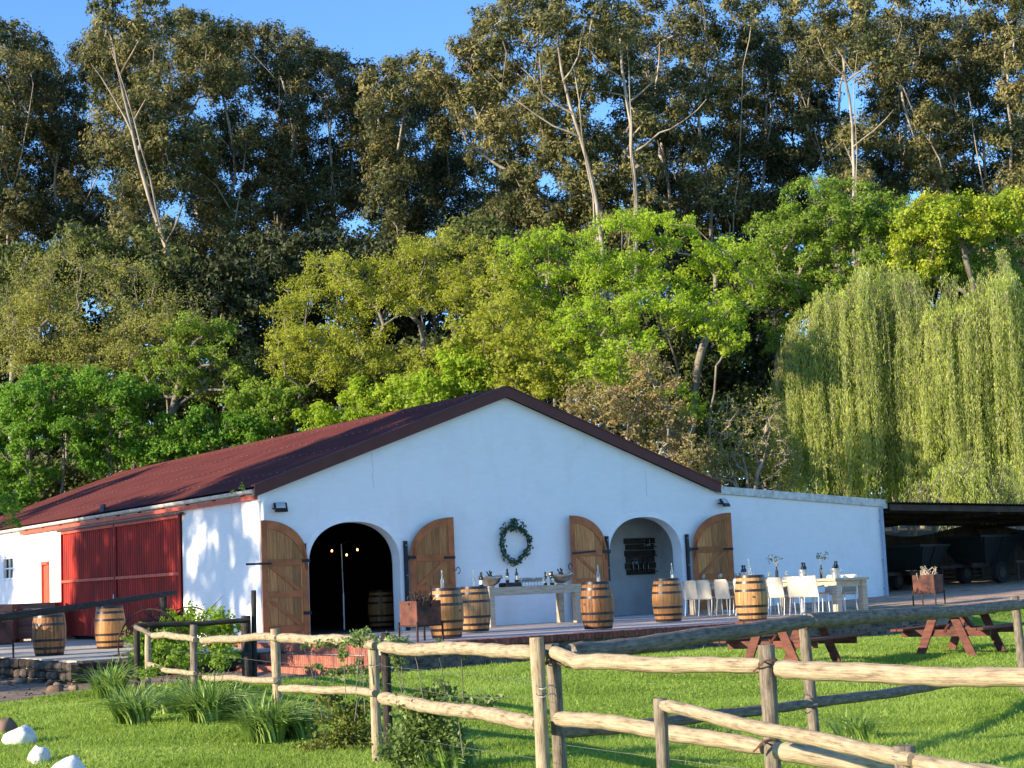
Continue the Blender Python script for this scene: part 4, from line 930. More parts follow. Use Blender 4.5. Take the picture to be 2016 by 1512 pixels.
for a, b, r in TR: rail(fa, rl(*a, .08), rl(*b, .08), r, m_fence, g, .016, sag=-.02 if a[0] > 700 else .0)
for a, b, r in LR: rail(fa, rl(*a, .08), rl(*b, .08), r, m_fence, g, .014, sag=.03 if a[0] > 700 else .015)
for dy in (1285,):
    wire(fa, [at(px, y, d) for px, y, d in ((292, dy-8, 26.3), (383, dy, 24.1), (548, dy+(20 if dy < 1300 else -15), 19.4), (741, dy+25, 17.2), (1067, dy+58, 12.7))])
wire(fa, [at(760, 1345, 17.1), at(900, 1372, 15), at(1067, 1375, 12.7)]); wire(fa, [at(741, 1440, 17.1), at(900, 1470, 15), at(1067, 1495, 12.7)])
# the companion posts behind run A
post(fa, at(763, 1400, 17.5), at(763, 1246, 17.5)[2], -1.1, .052, m_fencedark, g)
for px, y0, d in ((1075, 1352, 12.62), (1075, 1368, 12.62), (741, 1310, 17.15), (548, 1338, 19.35)):
    c = at(px, y0, d); wire(fa, [c+np.array([.075*math.cos(a), .075*math.sin(a), .012*math.sin(3*a)]) for a in np.linspace(0, 6.4, 18)], .004, m_wire, 'wire_tie')

# run B: the nearest long run going off to the right
fb = thing('pole_fence', 'pale pole fence run crossing the lower right in front of the lawn', 'fence', (*at(1518, 1316, 11)[:2], -.8))
pb0 = at(1096, 1268, 12.9); post(fb, at(1104, 1420, 12.9), pb0[2], -1.15, .056, m_fencegrey, g, lean=(-.05, .0))
pb1 = at(1517, 1270, 11.0); post(fb, at(1517, 1420, 11.0), pb1[2], -1.15, .056, m_fencegrey, g)
pb2 = at(2090, 1275, 9.7); post(fb, at(2090, 1420, 9.7), pb2[2], -1.15, .056, m_fencegrey, g)
rail(fb, at(1140, 1306, 12.4), at(1503, 1308, 11.05), .060, m_fence, g, .010, kink=(at(1092, 1284, 12.75),))
rail(fb, at(1530, 1316, 10.85), at(2085, 1340, 9.6), .064, m_fence, g, .008)
rail(fb, at(1100, 1413, 12.7), at(1505, 1468, 11.05), .062, m_fence, g, .01); rail(fb, at(1530, 1478, 10.85), at(2085, 1545, 9.6), .064, m_fence, g, .01)
for px, y, d in ((1517, 1306, 11), (1517, 1462, 11), (1096, 1300, 12.85)):
    c = at(px, y, d); wire(fb, [c+np.array([.085*math.cos(a), .085*math.sin(a), .03*math.sin(2*a)]) for a in np.linspace(-.6, 6.4, 18)], .007, m_rustwire, 'wire_tie')
    for s in (-1, 1): wire(fb, [c-_f*.09, c-_f*.12+_r*s*.06+_u*(.03 if s < 0 else -.03), c-_f*.10+_r*s*.13+_u*(-.04)], .008, m_rustwire, 'wire_end')
wire(fb, [at(1100, 1465, 12.8), at(1300, 1492, 11.8), at(1517, 1520, 11)])

# run C: grey run receding to the right behind run B
fc = thing('pole_fence', 'grey pole fence run receding beside the picnic tables', 'fence', (*at(1590, 1235, 16.2)[:2], -.65))
pc1 = at(1590, 1216, 16.2); post(fc, at(1606, 1440, 16.2), pc1[2], -.95, .056, m_fencegrey, g, lean=(-.05, .03))
pc2 = at(2006, 1174, 22.8); post(fc, at(2016, 1320, 22.8), pc2[2], -.95, .06, m_fencegrey, g, lean=(-.04, .03))
rail(fc, at(1122, 1283, 12.85), at(1592, 1226, 16.05), .072, m_fencegrey, g, .012, taper=.95); rail(fc, at(1592, 1222, 16.05), at(2010, 1192, 22.7), .078, m_fencegrey, g, .010)
rail(fc, at(2006, 1190, 22.7), at(2500, 1160, 33), .075, m_fencegrey, g, .010)
rail(fc, at(1105, 1442, 12.95), at(1592, 1388, 16.1), .052, m_fencegrey, g, .010); rail(fc, at(1592, 1388, 16.1), at(2012, 1322, 22.7), .055, m_fencegrey, g, .010)
for px, y, d in ((1592, 1222, 16.05), (1592, 1386, 16.1), (2004, 1188, 22.7)):
    c = at(px, y, d); wire(fc, [c-_f*.09+_r*.07+_u*.02, c-_f*.1, c-_f*.09-_r*.07-_u*.03], .008, m_wire, 'wire_tie')
    wire(fc, [c+np.array([.08*math.cos(a), .02, .09*math.sin(a)]) for a in np.linspace(0, 6.3, 14)], .005, m_wire, 'wire_tie')
# run D: low near run
fd = thing('pole_fence', 'low near pole fence with an end post at the bottom of the photo', 'fence', (*at(1303, 1375, 10.4)[:2], -.8))
post(fd, at(1303, 1450, 10.4), at(1303, 1375, 10.4)[2], -1.1, .044, m_fencegrey, g)
post(fd, at(1782, 1500, 7.6), at(1782, 1468, 7.6)[2], -1.1, .05, m_fencegrey, g)
rail(fd, at(1308, 1392, 10.3), at(1798, 1494, 7.5), .040, m_fence, g, .008, taper=1.0); rail(fd, at(1800, 1500, 7.55), at(2100, 1552, 6.3), .040, m_fence, g, .006)
for y in (1488, 1494): 
    c = at(1782, y, 7.6); wire(fd, [c+np.array([.058*math.cos(a), .058*math.sin(a), 0]) for a in np.linspace(0, 6.3, 16)], .003, m_wire, 'wire_tie')
# dark shaded run by the barn corner
fe = thing('pole_fence', 'dark pole fence in the shade by the barn corner', 'fence', (*at(490, 1222, 27.5)[:2], -.6))
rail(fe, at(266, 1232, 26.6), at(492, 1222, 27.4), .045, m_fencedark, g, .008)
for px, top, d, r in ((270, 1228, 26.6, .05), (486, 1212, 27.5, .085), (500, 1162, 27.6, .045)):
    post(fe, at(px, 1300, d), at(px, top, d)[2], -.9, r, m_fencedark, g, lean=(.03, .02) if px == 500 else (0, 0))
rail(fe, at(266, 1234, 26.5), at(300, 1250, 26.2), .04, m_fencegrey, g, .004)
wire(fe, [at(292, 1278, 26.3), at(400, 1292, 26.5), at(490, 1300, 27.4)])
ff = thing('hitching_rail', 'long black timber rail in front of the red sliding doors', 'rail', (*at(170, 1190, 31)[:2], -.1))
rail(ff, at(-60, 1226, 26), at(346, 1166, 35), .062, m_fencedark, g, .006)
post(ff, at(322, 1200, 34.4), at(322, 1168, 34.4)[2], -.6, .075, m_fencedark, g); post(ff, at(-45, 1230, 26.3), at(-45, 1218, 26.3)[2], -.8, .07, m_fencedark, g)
# ------------------------------------------------------------------ open shed and trailers
shed = thing('open_shed', 'low dark open shed adjoining the right end of the barn', 'shed', (26, 4, .2))
SX0, SX1, SY1_ = XE+.12, 46.0, 5.6
def shz(x, y): return 2.80-.020*(x-SX0)+.0*(y)-.035*(y)
pit = .0762*2; xxs = np.arange(SX0, SX1, pit/4); cc = .02*np.sin(2*np.pi*xxs/pit)
V = np.array([(x-26, y-4, shz(x, y)+c-.2) for x, c in zip(xxs, cc) for y in (-.35, SY1_+.3)]); k = np.arange(len(xxs))*2
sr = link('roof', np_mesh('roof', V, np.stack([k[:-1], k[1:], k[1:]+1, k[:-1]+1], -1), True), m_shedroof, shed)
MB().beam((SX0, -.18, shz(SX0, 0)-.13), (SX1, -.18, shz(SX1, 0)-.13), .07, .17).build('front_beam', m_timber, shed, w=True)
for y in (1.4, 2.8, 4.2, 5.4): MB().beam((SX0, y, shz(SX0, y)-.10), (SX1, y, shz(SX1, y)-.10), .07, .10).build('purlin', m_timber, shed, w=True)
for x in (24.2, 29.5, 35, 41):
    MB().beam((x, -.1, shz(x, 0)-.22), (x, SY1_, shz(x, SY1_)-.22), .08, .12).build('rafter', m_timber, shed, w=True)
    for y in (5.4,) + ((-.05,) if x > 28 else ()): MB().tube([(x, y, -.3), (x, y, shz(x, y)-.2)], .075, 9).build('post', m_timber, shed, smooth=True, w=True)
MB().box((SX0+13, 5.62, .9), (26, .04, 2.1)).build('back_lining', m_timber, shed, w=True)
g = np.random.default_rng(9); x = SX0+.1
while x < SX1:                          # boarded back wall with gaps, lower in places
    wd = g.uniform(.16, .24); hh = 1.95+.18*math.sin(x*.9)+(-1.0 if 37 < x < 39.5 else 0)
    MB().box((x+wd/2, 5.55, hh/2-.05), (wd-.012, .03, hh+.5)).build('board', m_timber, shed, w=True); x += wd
def trailer(p, rz, s, label):
    t = thing('hopper_trailer', label, 'trailer', p, rz, 'dark green hopper trailers in the shed')
    h0, h1, a, b = .62*s, 1.38*s, .55*s, 1.05*s
    V = [(-a, -.5*s, h0), (a, -.5*s, h0), (a, .5*s, h0), (-a, .5*s, h0), (-b, -.8*s, h1), (b, -.8*s, h1), (b, .8*s, h1), (-b, .8*s, h1)]
    hp = MB().add(V, [(3, 2, 1, 0), (0, 1, 5, 4), (1, 2, 6, 5), (2, 3, 7, 6), (3, 0, 4, 7)]).build('hopper', m_green, t)
    m = hp.modifiers.new('wall', 'SOLIDIFY'); m.thickness = .03
    rim = MB(); 
    for y in (-.8*s, .8*s): rim.box((0, y, h1), (2*b+.06, .06, .07))
    for x in (-b, b): rim.box((x, 0, h1), (.06, 1.6*s-.07, .07))
    rim.build('rim', m_green, hp)
    for x in (-.5, 0, .5): MB().beam((x*1.1*s, -.52*s, h0), (x*1.9*s, -.83*s, h1), .05, .03, up=(1, 0, 0)).build('rib', m_green, hp)
    fr = MB(); fr.box((0, -.38*s, h0-.08), (2.1*s, .08, .12)).box((0, .38*s, h0-.08), (2.1*s, .08, .12)).box((-1.5*s, 0, h0-.1), (1.1*s, .08, .08)); fr.build('chassis', m_iron, t)
    for y in (-.62*s, .62*s):
        w = MB().tube([(0, y-.1, .32*s), (0, y+.1, .32*s)], .32*s, 20).build('tyre', m_tyre, t, smooth=True); MB().tube([(0, y-.11, .32*s), (0, y+.11, .32*s)], .17*s, 12).build('rim', m_green, w)
    MB().box((-1.95*s, 0, .28*s), (.06, .06, .55*s)).build('jockey_leg', m_iron, t)
    return t
for px, d, s, rz, lab in ((1935, 52, 1.05, .1, 'dark green hopper trailer with flared sides in the shed'), (2085, 52, 1.1, .1, 'dark green hopper trailer cut off by the right edge'), (1800, 50.5, .95, .3, 'shadowy hopper trailer deepest in the shed next to the barn wall')):
    q = at(px, 1150, d); trailer((q[0], q[1], float(H(q[0], q[1]))+.01), rz, s, lab)
pl = thing('timber_stack', 'stack of old boards at the back of the shed', 'timber', (27, 4.6, .3))
g = np.random.default_rng(12)
for k in range(14): MB().box((27+g.uniform(-.3, .3), 4.6+(k % 3)*.25-.25, .35+.1+.13*(k//3)), (3.4+g.uniform(-.6, .6), .22, .06), rz=g.uniform(-.04, .04)).build('board', m_timber, pl, w=True)
# far white house at the left edge
q = at(-62, 1000, 75)
fh = thing('far_house', 'white gabled house wall peeping past the trees at the left edge', 'house', (q[0], q[1], 1.0))
MB().prism([(-3, 0), (3, 0), (3, 3.6), (0, 5.6), (-3, 3.6)], -4, 4).build('wall', m_house, fh)
for s in (-1, 1): MB().add([(0, -4.3, 5.72), (s*3.45, -4.3, 3.40), (s*3.45, 4.3, 3.40), (0, 4.3, 5.72), (0, -4.3, 5.85), (s*3.5, -4.3, 3.52), (s*3.5, 4.3, 3.52), (0, 4.3, 5.85)], [(0, 1, 2, 3), (4, 7, 6, 5), (0, 4, 5, 1), (1, 5, 6, 2)]).build('roof', m_slate, fh)
fh.rotation_euler = (0, 0, -YAW-.5)
wn_ = MB().box((.9, -4.02, 2.2), (.9, .05, 1.1)).build('window', m_flood, fh); MB().box((.9, -4.06, 1.6), (1.1, .08, .08)).build('sill', m_white, wn_)
# ------------------------------------------------------------------ trees
def frusta(A, B, ra, rb, n=5):
    """one tapered n-gon prism per row of A->B"""
    A = np.asarray(A); B = np.asarray(B); t = B-A; t /= np.linalg.norm(t, axis=1)[:, None]+1e-9
    ref = np.where(np.abs(t[:, 2:3]) > .9, np.array([[1., 0, 0]]), np.array([[0, 0, 1.]])); u = np.cross(t, ref); u /= np.linalg.norm(u, axis=1)[:, None]; v = np.cross(t, u)
    an = 2*np.pi*np.arange(n)/n; ca, sa = np.cos(an), np.sin(an)
    ring = u[:, None, :]*ca[None, :, None]+v[:, None, :]*sa[None, :, None]
    V = np.concatenate([A[:, None, :]+ring*np.asarray(ra)[:, None, None], B[:, None, :]+ring*np.asarray(rb)[:, None, None]], 1).reshape(-1, 3)
    k = np.arange(n); f = np.stack([k, (k+1) % n, (k+1) % n+n, k+n], -1)
    F = (f[None]+(np.arange(len(A))*2*n)[:, None, None]).reshape(-1, 4)
    return V, F
def curve_pts(path, step):
    path = np.asarray(path, float); out = []
    for i in range(len(path)-1):
        p0, p1, p2, p3 = path[max(i-1, 0)], path[i], path[i+1], path[min(i+2, len(path)-1)]
        n = max(2, int(np.linalg.norm(p2-p1)/step))
        for t in np.linspace(0, 1, n, endpoint=False):
            out.append(.5*((2*p1)+(-p0+p2)*t+(2*p0-5*p1+4*p2-p3)*t*t+(-p0+3*p1-3*p2+p3)*t**3))
    out.append(path[-1]); return np.array(out)
def skeleton(trunks, clumps, g, rise=.5, step=.9, wob=.12, limb_bias=0.0):
    """nodes, parents and the node each clump hangs on; limbs fork off the nearest fitting node"""
    N, Pn = [], []
    for tr in trunks:
        pts = curve_pts(tr, step); b = len(N)
        for i, p in enumerate(pts): N.append(p+(g.normal(0, wob*.25, 3) if i else 0)); Pn.append(b+i-1 if i else -1)
    nt = len(N); ends = []
    root = np.array(trunks[0][0])
    order = np.argsort([np.linalg.norm(c-root)+g.uniform(0, .8) for c, r in clumps])
    for k in order:
        c, r = clumps[k]; arr = np.array(N); d = arr-c; hd = np.hypot(d[:, 0], d[:, 1]); dist = np.linalg.norm(d, axis=1)
        cost = dist+2.5*np.maximum(0, arr[:, 2]-(c[2]-rise*hd))
        j = int(np.argmin(cost)); p = arr[j]; L = dist[j]
        if L > .15:
            m = max(2, int(L/step)); up = np.array([0, 0, 1.])*L*.12
            prev = j
            for q in range(1, m+1):
                f = q/m; w = p*(1-f)+c*f+up*math.sin(math.pi*f)*(1 if rise > 0 else -1)+(g.normal(0, wob, 3) if q < m else 0)
                N.append(w); Pn.append(prev); prev = len(N)-1
            ends.append((k, prev))
        else: ends.append((k, j))
    return np.array(N), np.array(Pn), ends, nt
def build_tree(t, trunks, clumps, leaf, leaf_m, bark_m, seed, r_base=.3, rise=.5, step=.9, wob=.12, twigs=4, rmin=.012, trunk_pow=.5, taper=0):
    """adds trunk and crown meshes to thing t. leaf: dict n (per clump at rref), rref, L, W, droop, sub, squash, up"""
    g = np.random.default_rng(seed); org = np.array(t.location)
    N, Pn, ends, nt = skeleton(trunks, clumps, g, rise, step, wob)
    area = np.zeros(len(N)); 
    for k, e in ends: area[e] += clumps[k][1]**2
    for i in range(len(N)-1, -1, -1):
        if area[i] == 0: area[i] = .05
        if Pn[i] >= 0: area[Pn[i]] += area[i]
    rad = np.maximum(rmin, r_base*np.minimum(1, area/max(area[i] for i in np.where(Pn < 0)[0]))**trunk_pow)
    if taper:                                 # a stem that tapers evenly to its tip
        b0 = 0
        for tr in trunks:
            m = len(curve_pts(tr, step)); rr0 = r_base if b0 == 0 else r_base*.32; rad[b0:b0+m] = rr0*(1-taper*np.linspace(0, 1, m)); b0 += m
    e = np.where(Pn >= 0)[0]
    VV, FF = [], []
    V, F = frusta(N[Pn[e]], N[e], np.minimum(rad[Pn[e]], rad[e]*1.35), rad[e], 6); VV.append(V); FF.append(F)
    P, NN, tw_a, tw_b = [], [], [], []
    sq = leaf.get('squash', .8)
    for k, en in ends:
        c, r = clumps[k]; ns = leaf.get('sub', 9)
        d = g.normal(size=(ns, 3)); d[:, 2] = d[:, 2]*sq+leaf.get('up', .25); d /= np.linalg.norm(d, axis=1)[:, None]
        sc = c+d*np.array([1, 1, sq])*(r*g.uniform(leaf.get('shell', .35), .95, ns))[:, None]
        for q in range(min(ns, twigs)): tw_a.append(c); tw_b.append(sc[q])
        n = max(6, int(leaf['n']*(r/leaf['rref'])**2)); w = g.integers(0, ns, n)
        pts = sc[w]+g.normal(size=(n, 3))*np.array([1, 1, sq])*(r*leaf.get('spread', .22))
        P.append(pts); o1 = (pts-c)/r; o2 = (pts-sc[w])/(r*leaf.get('spread', .22)*1.7); nn = o1*.75+o2*.55; nn[:, 2] += .15; NN.append(nn/(np.linalg.norm(nn, axis=1)[:, None]+1e-6))
    if tw_a:
        tw_a, tw_b = np.array(tw_a), np.array(tw_b); V, F = frusta(tw_a, tw_b, np.full(len(tw_a), rmin*1.4), np.full(len(tw_a), rmin*.5), 3); FF.append(F+len(VV[0])); VV.append(V)
    me = np_mesh('trunk', np.vstack(VV)-org, np.vstack(FF), True); link('trunk', me, bark_m, t)
    P = np.vstack(P); n = len(P)
    V, F = leaf_cards(P, leaf['L']*g.uniform(.6, 1.25, n), leaf['W']*g.uniform(.7, 1.2, n), g, droop=leaf.get('droop', 0), tri=True, N=np.vstack(NN), spread=leaf.get('flat', .55))
    link('crown', np_mesh('crown', V-org, F), leaf_m, t)
def px_clumps(ells, n, rr, depth, g, holes=(), mind=.8, dsc=.8, tries=40):
    """n clumps inside the ellipses (pixels of the photograph) at a depth, thick in depth as they are wide; rr radius range in metres"""
    out = []; pxs = []; wts = np.array([e[2]*e[3] for e in ells], float); wts /= wts.sum()
    for _ in range(n*tries):
        if len(out) >= n: break
        e = ells[g.choice(len(ells), p=wts)]; a = g.uniform(0, 6.2832); q = math.sqrt(g.uniform(0, 1)); u, v = q*math.cos(a), q*math.sin(a)
        px, py = e[0]+u*e[2], e[1]+v*e[3]; r = g.uniform(*rr); rp = r*FPX/depth
        if any((px-h[0])**2/(h[2]+rp*.55)**2+(py-h[1])**2/(h[3]+rp*.55)**2 < 1 for h in holes): continue
        dd = g.uniform(-1, 1)*math.sqrt(max(0, 1-q*q))*e[2]*depth/FPX*dsc
        c = at(px, py, depth+dd)
        if any(np.linalg.norm(c-o[0]) < mind*(r+o[1])*.6 for o in out): continue
        out.append((c, r)); pxs.append((px, py))
    return out, pxs
def foot(px, depth, dz=-.3):
    q = at(px, 1100, depth); return np.array([q[0], q[1], float(H(q[0], q[1]))+dz])

lm_gum = leaf_mat('gum_leaf', ((.046, .060, .026), (.125, .138, .052), (.42, .35, .14)), .36, .7, .3, .15)
lm_gumback = leaf_mat('gum_leaf_far', ((.034, .048, .026), (.082, .095, .042), (.27, .235, .10)), .3, .7, .22, .15)
lm_lime = leaf_mat('spring_leaf_lime', ((.23, .36, .028), (.38, .53, .04), (.53, .65, .065)), .6, .5, .4)
lm_olive = leaf_mat('spring_leaf_olive', ((.25, .29, .035), (.41, .45, .05), (.56, .58, .085)), .6, .5, .35)
lm_sparse = leaf_mat('thin_leaf_olive', ((.22, .23, .06), (.35, .36, .08), (.48, .48, .12)), .58, .5, .35)
lm_green = leaf_mat('leaf_fresh_green', ((.07, .17, .018), (.15, .32, .028), (.29, .47, .06)), .55, .5, .5)
lm_mid = leaf_mat('leaf_mid_green', ((.13, .22, .028), (.23, .36, .04), (.36, .48, .07)), .55, .5, .5)
lm_yellow = leaf_mat('leaf_yellow', ((.15, .27, .025), (.31, .42, .03), (.58, .58, .05)), .48, .5, .5)
lm_dark = leaf_mat('leaf_dark_shade', ((.022, .034, .014), (.045, .062, .022), (.085, .10, .035)), .25, .6, .4)  # shade under and behind the gums put into the leaf colour
lm_under = leaf_mat('leaf_understory', ((.05, .07, .02), (.10, .13, .032), (.18, .21, .055)), .4, .6, .4)  # duller olive with the understory's shade put into the colour
lm_orange = leaf_mat('leaf_russet', ((.20, .22, .06), (.34, .29, .10), (.52, .34, .16)), .42, .6, .8)
lm_willow = leaf_mat('willow_leaf', ((.24, .33, .055), (.50, .60, .11), (.74, .80, .24)), .62, .5, 1.6)

# --- tall gum trees along the back: stems as they stand in the photograph, foot first
HOLES = [(130, 70, 26, 90), (150, 200, 30, 26), (195, 225, 22, 25), (320, 110, 16, 20), (400, 210, 18, 28), (530, 200, 26, 40), (490, 225, 14, 26), (615, 320, 18, 18), (345, 425, 22, 24), (118, 335, 16, 26), (205, 365, 20, 30), (560, 450, 18, 22), (630, 215, 12, 20), (690, 265, 26, 34), (715, 475, 26, 26), (800, 265, 24, 30), (1045, 110, 46, 34), (1110, 175, 20, 22), (1200, 215, 30, 42), (1405, 90, 18, 30), (1430, 120, 16, 24), (1485, 150, 18, 18), (1680, 205, 36, 50), (1535, 230, 18, 32), (1405, 250, 18, 22), (1780, 205, 22, 18), (1945, 205, 18, 18), (1750, 305, 16, 26), (1925, 305, 14, 16), (60, 330, 16, 18), (450, 330, 14, 20), (940, 330, 22, 20), (1090, 360, 24, 26), (1330, 330, 16, 20), (1500, 360, 16, 24), (880, 420, 18, 20), (1290, 130, 14, 20), (1850, 170, 12, 14), (1600, 380, 18, 20), (60, 470, 14, 20), (1715, 400, 14, 18)]
SKY_X = [-400, -60, 0, 50, 100, 112, 150, 160, 200, 300, 380, 420, 500, 560, 600, 650, 700, 715, 790, 860, 885, 900, 925, 970, 1030, 1130, 1250, 1430, 1450, 1468, 1480, 1560, 1600, 1680, 1700, 1740, 1800, 2016, 2400]
SKY_Y = [-40, 30, 45, 55, 90, 130, 120, 20, 0, -10, 30, 48, 55, 55, 85, 100, 125, 125, 112, 120, 160, 100, 60, 35, 0, -20, -40, -30, 20, 60, 5, 0, 20, 8, 10, 12, -10, -30, -30]
GUMS = [  # (stem pixels foot->tip, depth, radius, label)
    ([(-150, 700), (-140, 400), (-160, 150)], 85, .19, 'gum tree standing beyond the left edge, only branch tips showing'),
    ([(22, 700), (12, 420), (5, 240), (20, 120)], 84, .17, 'gum tree with a round lone crown at the far left of the skyline'),
    ([(128, 720), (120, 480), (108, 330), (150, 210)], 88, .16, 'thin gum tree beside the gap of sky on the left'),
    ([(362, 760), (330, 500), (292, 390), (262, 265), (236, 150), (215, 60)], 78, .19, 'leaning gum tree with a long white trunk and the highest crown on the left'),
    ([(415, 740), (432, 470), (462, 350), (430, 150)], 86, .18, 'gum tree with a slanting pale limb right of the white leaning trunk'),
    ([(545, 720), (560, 420), (578, 260), (545, 130)], 89, .18, 'gum tree below the sloping skyline, left of its middle'),
    ([(668, 700), (655, 420), (648, 260), (640, 170)], 90, .17, 'gum tree at the lower end of the left skyline slope'),
    ([(742, 700), (762, 420), (785, 300), (800, 180)], 86, .19, 'gum tree with the flat dome crown left of the open sky'),
    ([(850, 700), (862, 440), (838, 330), (850, 230)], 91, .16, 'gum tree just right of the flat dome crown'),
    ([(1120, 640), (1085, 405), (985, 325), (920, 280), (890, 180)], 83, .19, 'gum tree with a long limb sloping down to the right'),
    ([(1190, 660), (1176, 400), (1142, 270), (1108, 145), (1095, 60)], 77, .18, 'white trunked gum leaning left with a forked limb, centre right'),
    ([(1254, 660), (1251, 400), (1243, 250), (1226, 130), (1218, 50)], 77.5, .18, 'upright white trunked gum next to the forked one'),
    ([(1335, 660), (1312, 330), (1290, 230), (1300, 80)], 87, .17, 'gum tree crowding behind the upright white trunk'),
    ([(1408, 680), (1398, 420), (1376, 240), (1392, 70)], 85, .17, 'gum tree left of the notch of sky on the right half'),
    ([(1490, 660), (1505, 320), (1512, 100)], 89, .17, 'gum tree right of the notch of sky'),
    ([(1660, 640), (1640, 380), (1590, 250), (1555, 110)], 87, .19, 'dark gum tree leaning left behind the straight pale trunk'),
    ([(1684, 700), (1681, 400), (1677, 250), (1664, 150), (1658, 70)], 77, .15, 'straight pale trunked gum with a compact crown on the right'),
    ([(1765, 660), (1778, 320), (1800, 110)], 88, .17, 'gum tree third from the right on the skyline'),
    ([(1885, 640), (1868, 385), (1802, 270), (1772, 170)], 85, .22, 'gum tree with a thick dark stem leaning left, upper right'),
    ([(1925, 660), (1938, 320), (1905, 80)], 88, .18, 'gum tree near the right edge, second from the end'),
    ([(2005, 660), (1992, 350), (1978, 90)], 84, .18, 'gum tree filling the top right corner'),
    ([(2150, 660), (2140, 350), (2120, 60)], 85, .18, 'gum tree standing beyond the right edge')]
EXTRA = {3: [[(262, 265), (222, 190), (180, 125)], [(236, 150), (262, 100), (290, 60)], [(325, 480), (352, 430), (360, 400)]], 10: [[(1142, 270), (1090, 250), (1020, 200), (962, 140)], [(1130, 225), (1070, 185), (1030, 130)], [(1108, 160), (1140, 110), (1150, 60)]], 11: [[(1247, 300), (1300, 262), (1345, 240), (1392, 195)], [(1240, 200), (1290, 160), (1310, 105)], [(1232, 165), (1190, 130), (1160, 95)]], 16: [[(1679, 290), (1720, 255), (1760, 215)], [(1668, 150), (1640, 130), (1622, 105)], [(1668, 160), (1700, 135), (1722, 110)]], 9: [], 18: [[(1868, 385), (1840, 300), (1850, 220)]]}
HERO = (3, 10, 11, 16)
def seg_d(px, py, path):
    best = 1e9
    for (x0, y0), (x1, y1) in zip(path[:-1], path[1:]):
        dx, dy = x1-x0, y1-y0; t = min(1, max(0, ((px-x0)*dx+(py-y0)*dy)/(dx*dx+dy*dy+1e-9))); best = min(best, math.hypot(px-x0-t*dx, py-y0-t*dy))
    return best
g = np.random.default_rng(101); cells = {i: [] for i in range(len(GUMS))}
def stem_x(stem, y):
    s = sorted(stem, key=lambda q: q[1]); return float(np.interp(y, [q[1] for q in s], [q[0] for q in s]))
pts_all = []
def try_clump(px, py, rp, layer, mind):
    hs, hk = (.72, 1.0) if layer == 0 else (.45, .62)
    if any((px-h[0])**2/(h[2]*hk+rp*hs)**2+(py-h[1])**2/(h[3]*hk+rp*hs)**2 < 1 for h in (HOLES if layer == 0 else HOLES[::2])): return False
    for (ax, ay, ar, al) in pts_all:
        if al == layer and (px-ax)**2+((py-ay)*1.15)**2 < (mind*(rp+ar))**2: return False
    pts_all.append((px, py, rp, layer)); return True
for px in np.arange(-190, 2200, 26):            # the skyline row first
    rp = g.uniform(24, 40); try_clump(px+g.uniform(-8, 8), float(np.interp(px, SKY_X, SKY_Y))+rp*.5+g.uniform(-4, 6)-(14 if px > 900 else 0), rp, 0, .42)
for _ in range(14000):
    px, py = g.uniform(-200, 2200), g.uniform(-40, 560); rp = g.uniform(32, 64) if py < 420 else g.uniform(36, 66)
    if py-rp*.85 < np.interp(px, SKY_X, SKY_Y): continue
    try_clump(px, py, rp, (lay := int(g.uniform() < .55) if py > 60 else 0), (.60, .46)[lay] if py < 330 else (.56, .45)[lay])
for px, py, rp, layer in pts_all:
    best = min(range(len(GUMS)), key=lambda i: abs(stem_x(GUMS[i][0], py)-px)+(60 if py < GUMS[i][0][-1][1]-70 else 0)+(0 if layer == 0 else (25 if GUMS[i][1] < 83 else 0)))
    d = GUMS[best][1]+(g.uniform(-3.2, .6) if layer == 0 else g.uniform(2.0, 7.0)); 
    for h in HERO:                                # leave the pale stems in the open: clumps that would cover them stand behind
        dh = GUMS[h][1]; lim = min([seg_d(px, py, p_) for p_ in [GUMS[h][0][:-1]]+EXTRA[h]])
        if lim < rp*.95+6 and d < dh+1.4*rp*d/FPX and not (py < 75): d = dh+1.5*rp*d/FPX+g.uniform(.2, 2.2)
    cells[best].append((at(px, py, d), rp*d/FPX))
LEAF_GUM = dict(n=850, rref=1.0, L=.23, W=.107, droop=.5, sub=22, squash=.9, up=.3, spread=.165, flat=.36, shell=.5)
for i, (stem, d, r, lab) in enumerate(GUMS):
    f = foot(stem[0][0], d); tr = [f]+[at(px, py, d) for px, py in stem]; ex = [[at(px, py, d-.2*j) for j, (px, py) in enumerate(e_)] for e_ in EXTRA.get(i, [])]
    gg = np.random.default_rng(170+i)
    for q in range(1):                            # slim companion stems rising from low on the bole
        k0 = stem[1] if gg.uniform() < .5 else stem[0]; dx = gg.uniform(-55, 55); tip = (stem[-1][0]+dx*1.6, stem[-1][1]+gg.uniform(0, 90)); ex.append([at(k0[0], k0[1], d), at((k0[0]*.55+tip[0]*.45)+dx*.3, k0[1]*.5+tip[1]*.5, d-gg.uniform(.5, 2.2)), at(tip[0], tip[1], d-gg.uniform(.5, 2.0))])
    t = thing('gum_tree', lab, 'tree', f+np.array([0, 0, .3]), 0, 'tall gum trees behind the barn')
    build_tree(t, [tr]+ex, cells[i], LEAF_GUM, lm_gum if d < 87 else lm_gumback, m_gumbark, 200+i, r, rise=.75, step=1.1, wob=.16, twigs=5, rmin=.02, trunk_pow=.62, taper=.72)

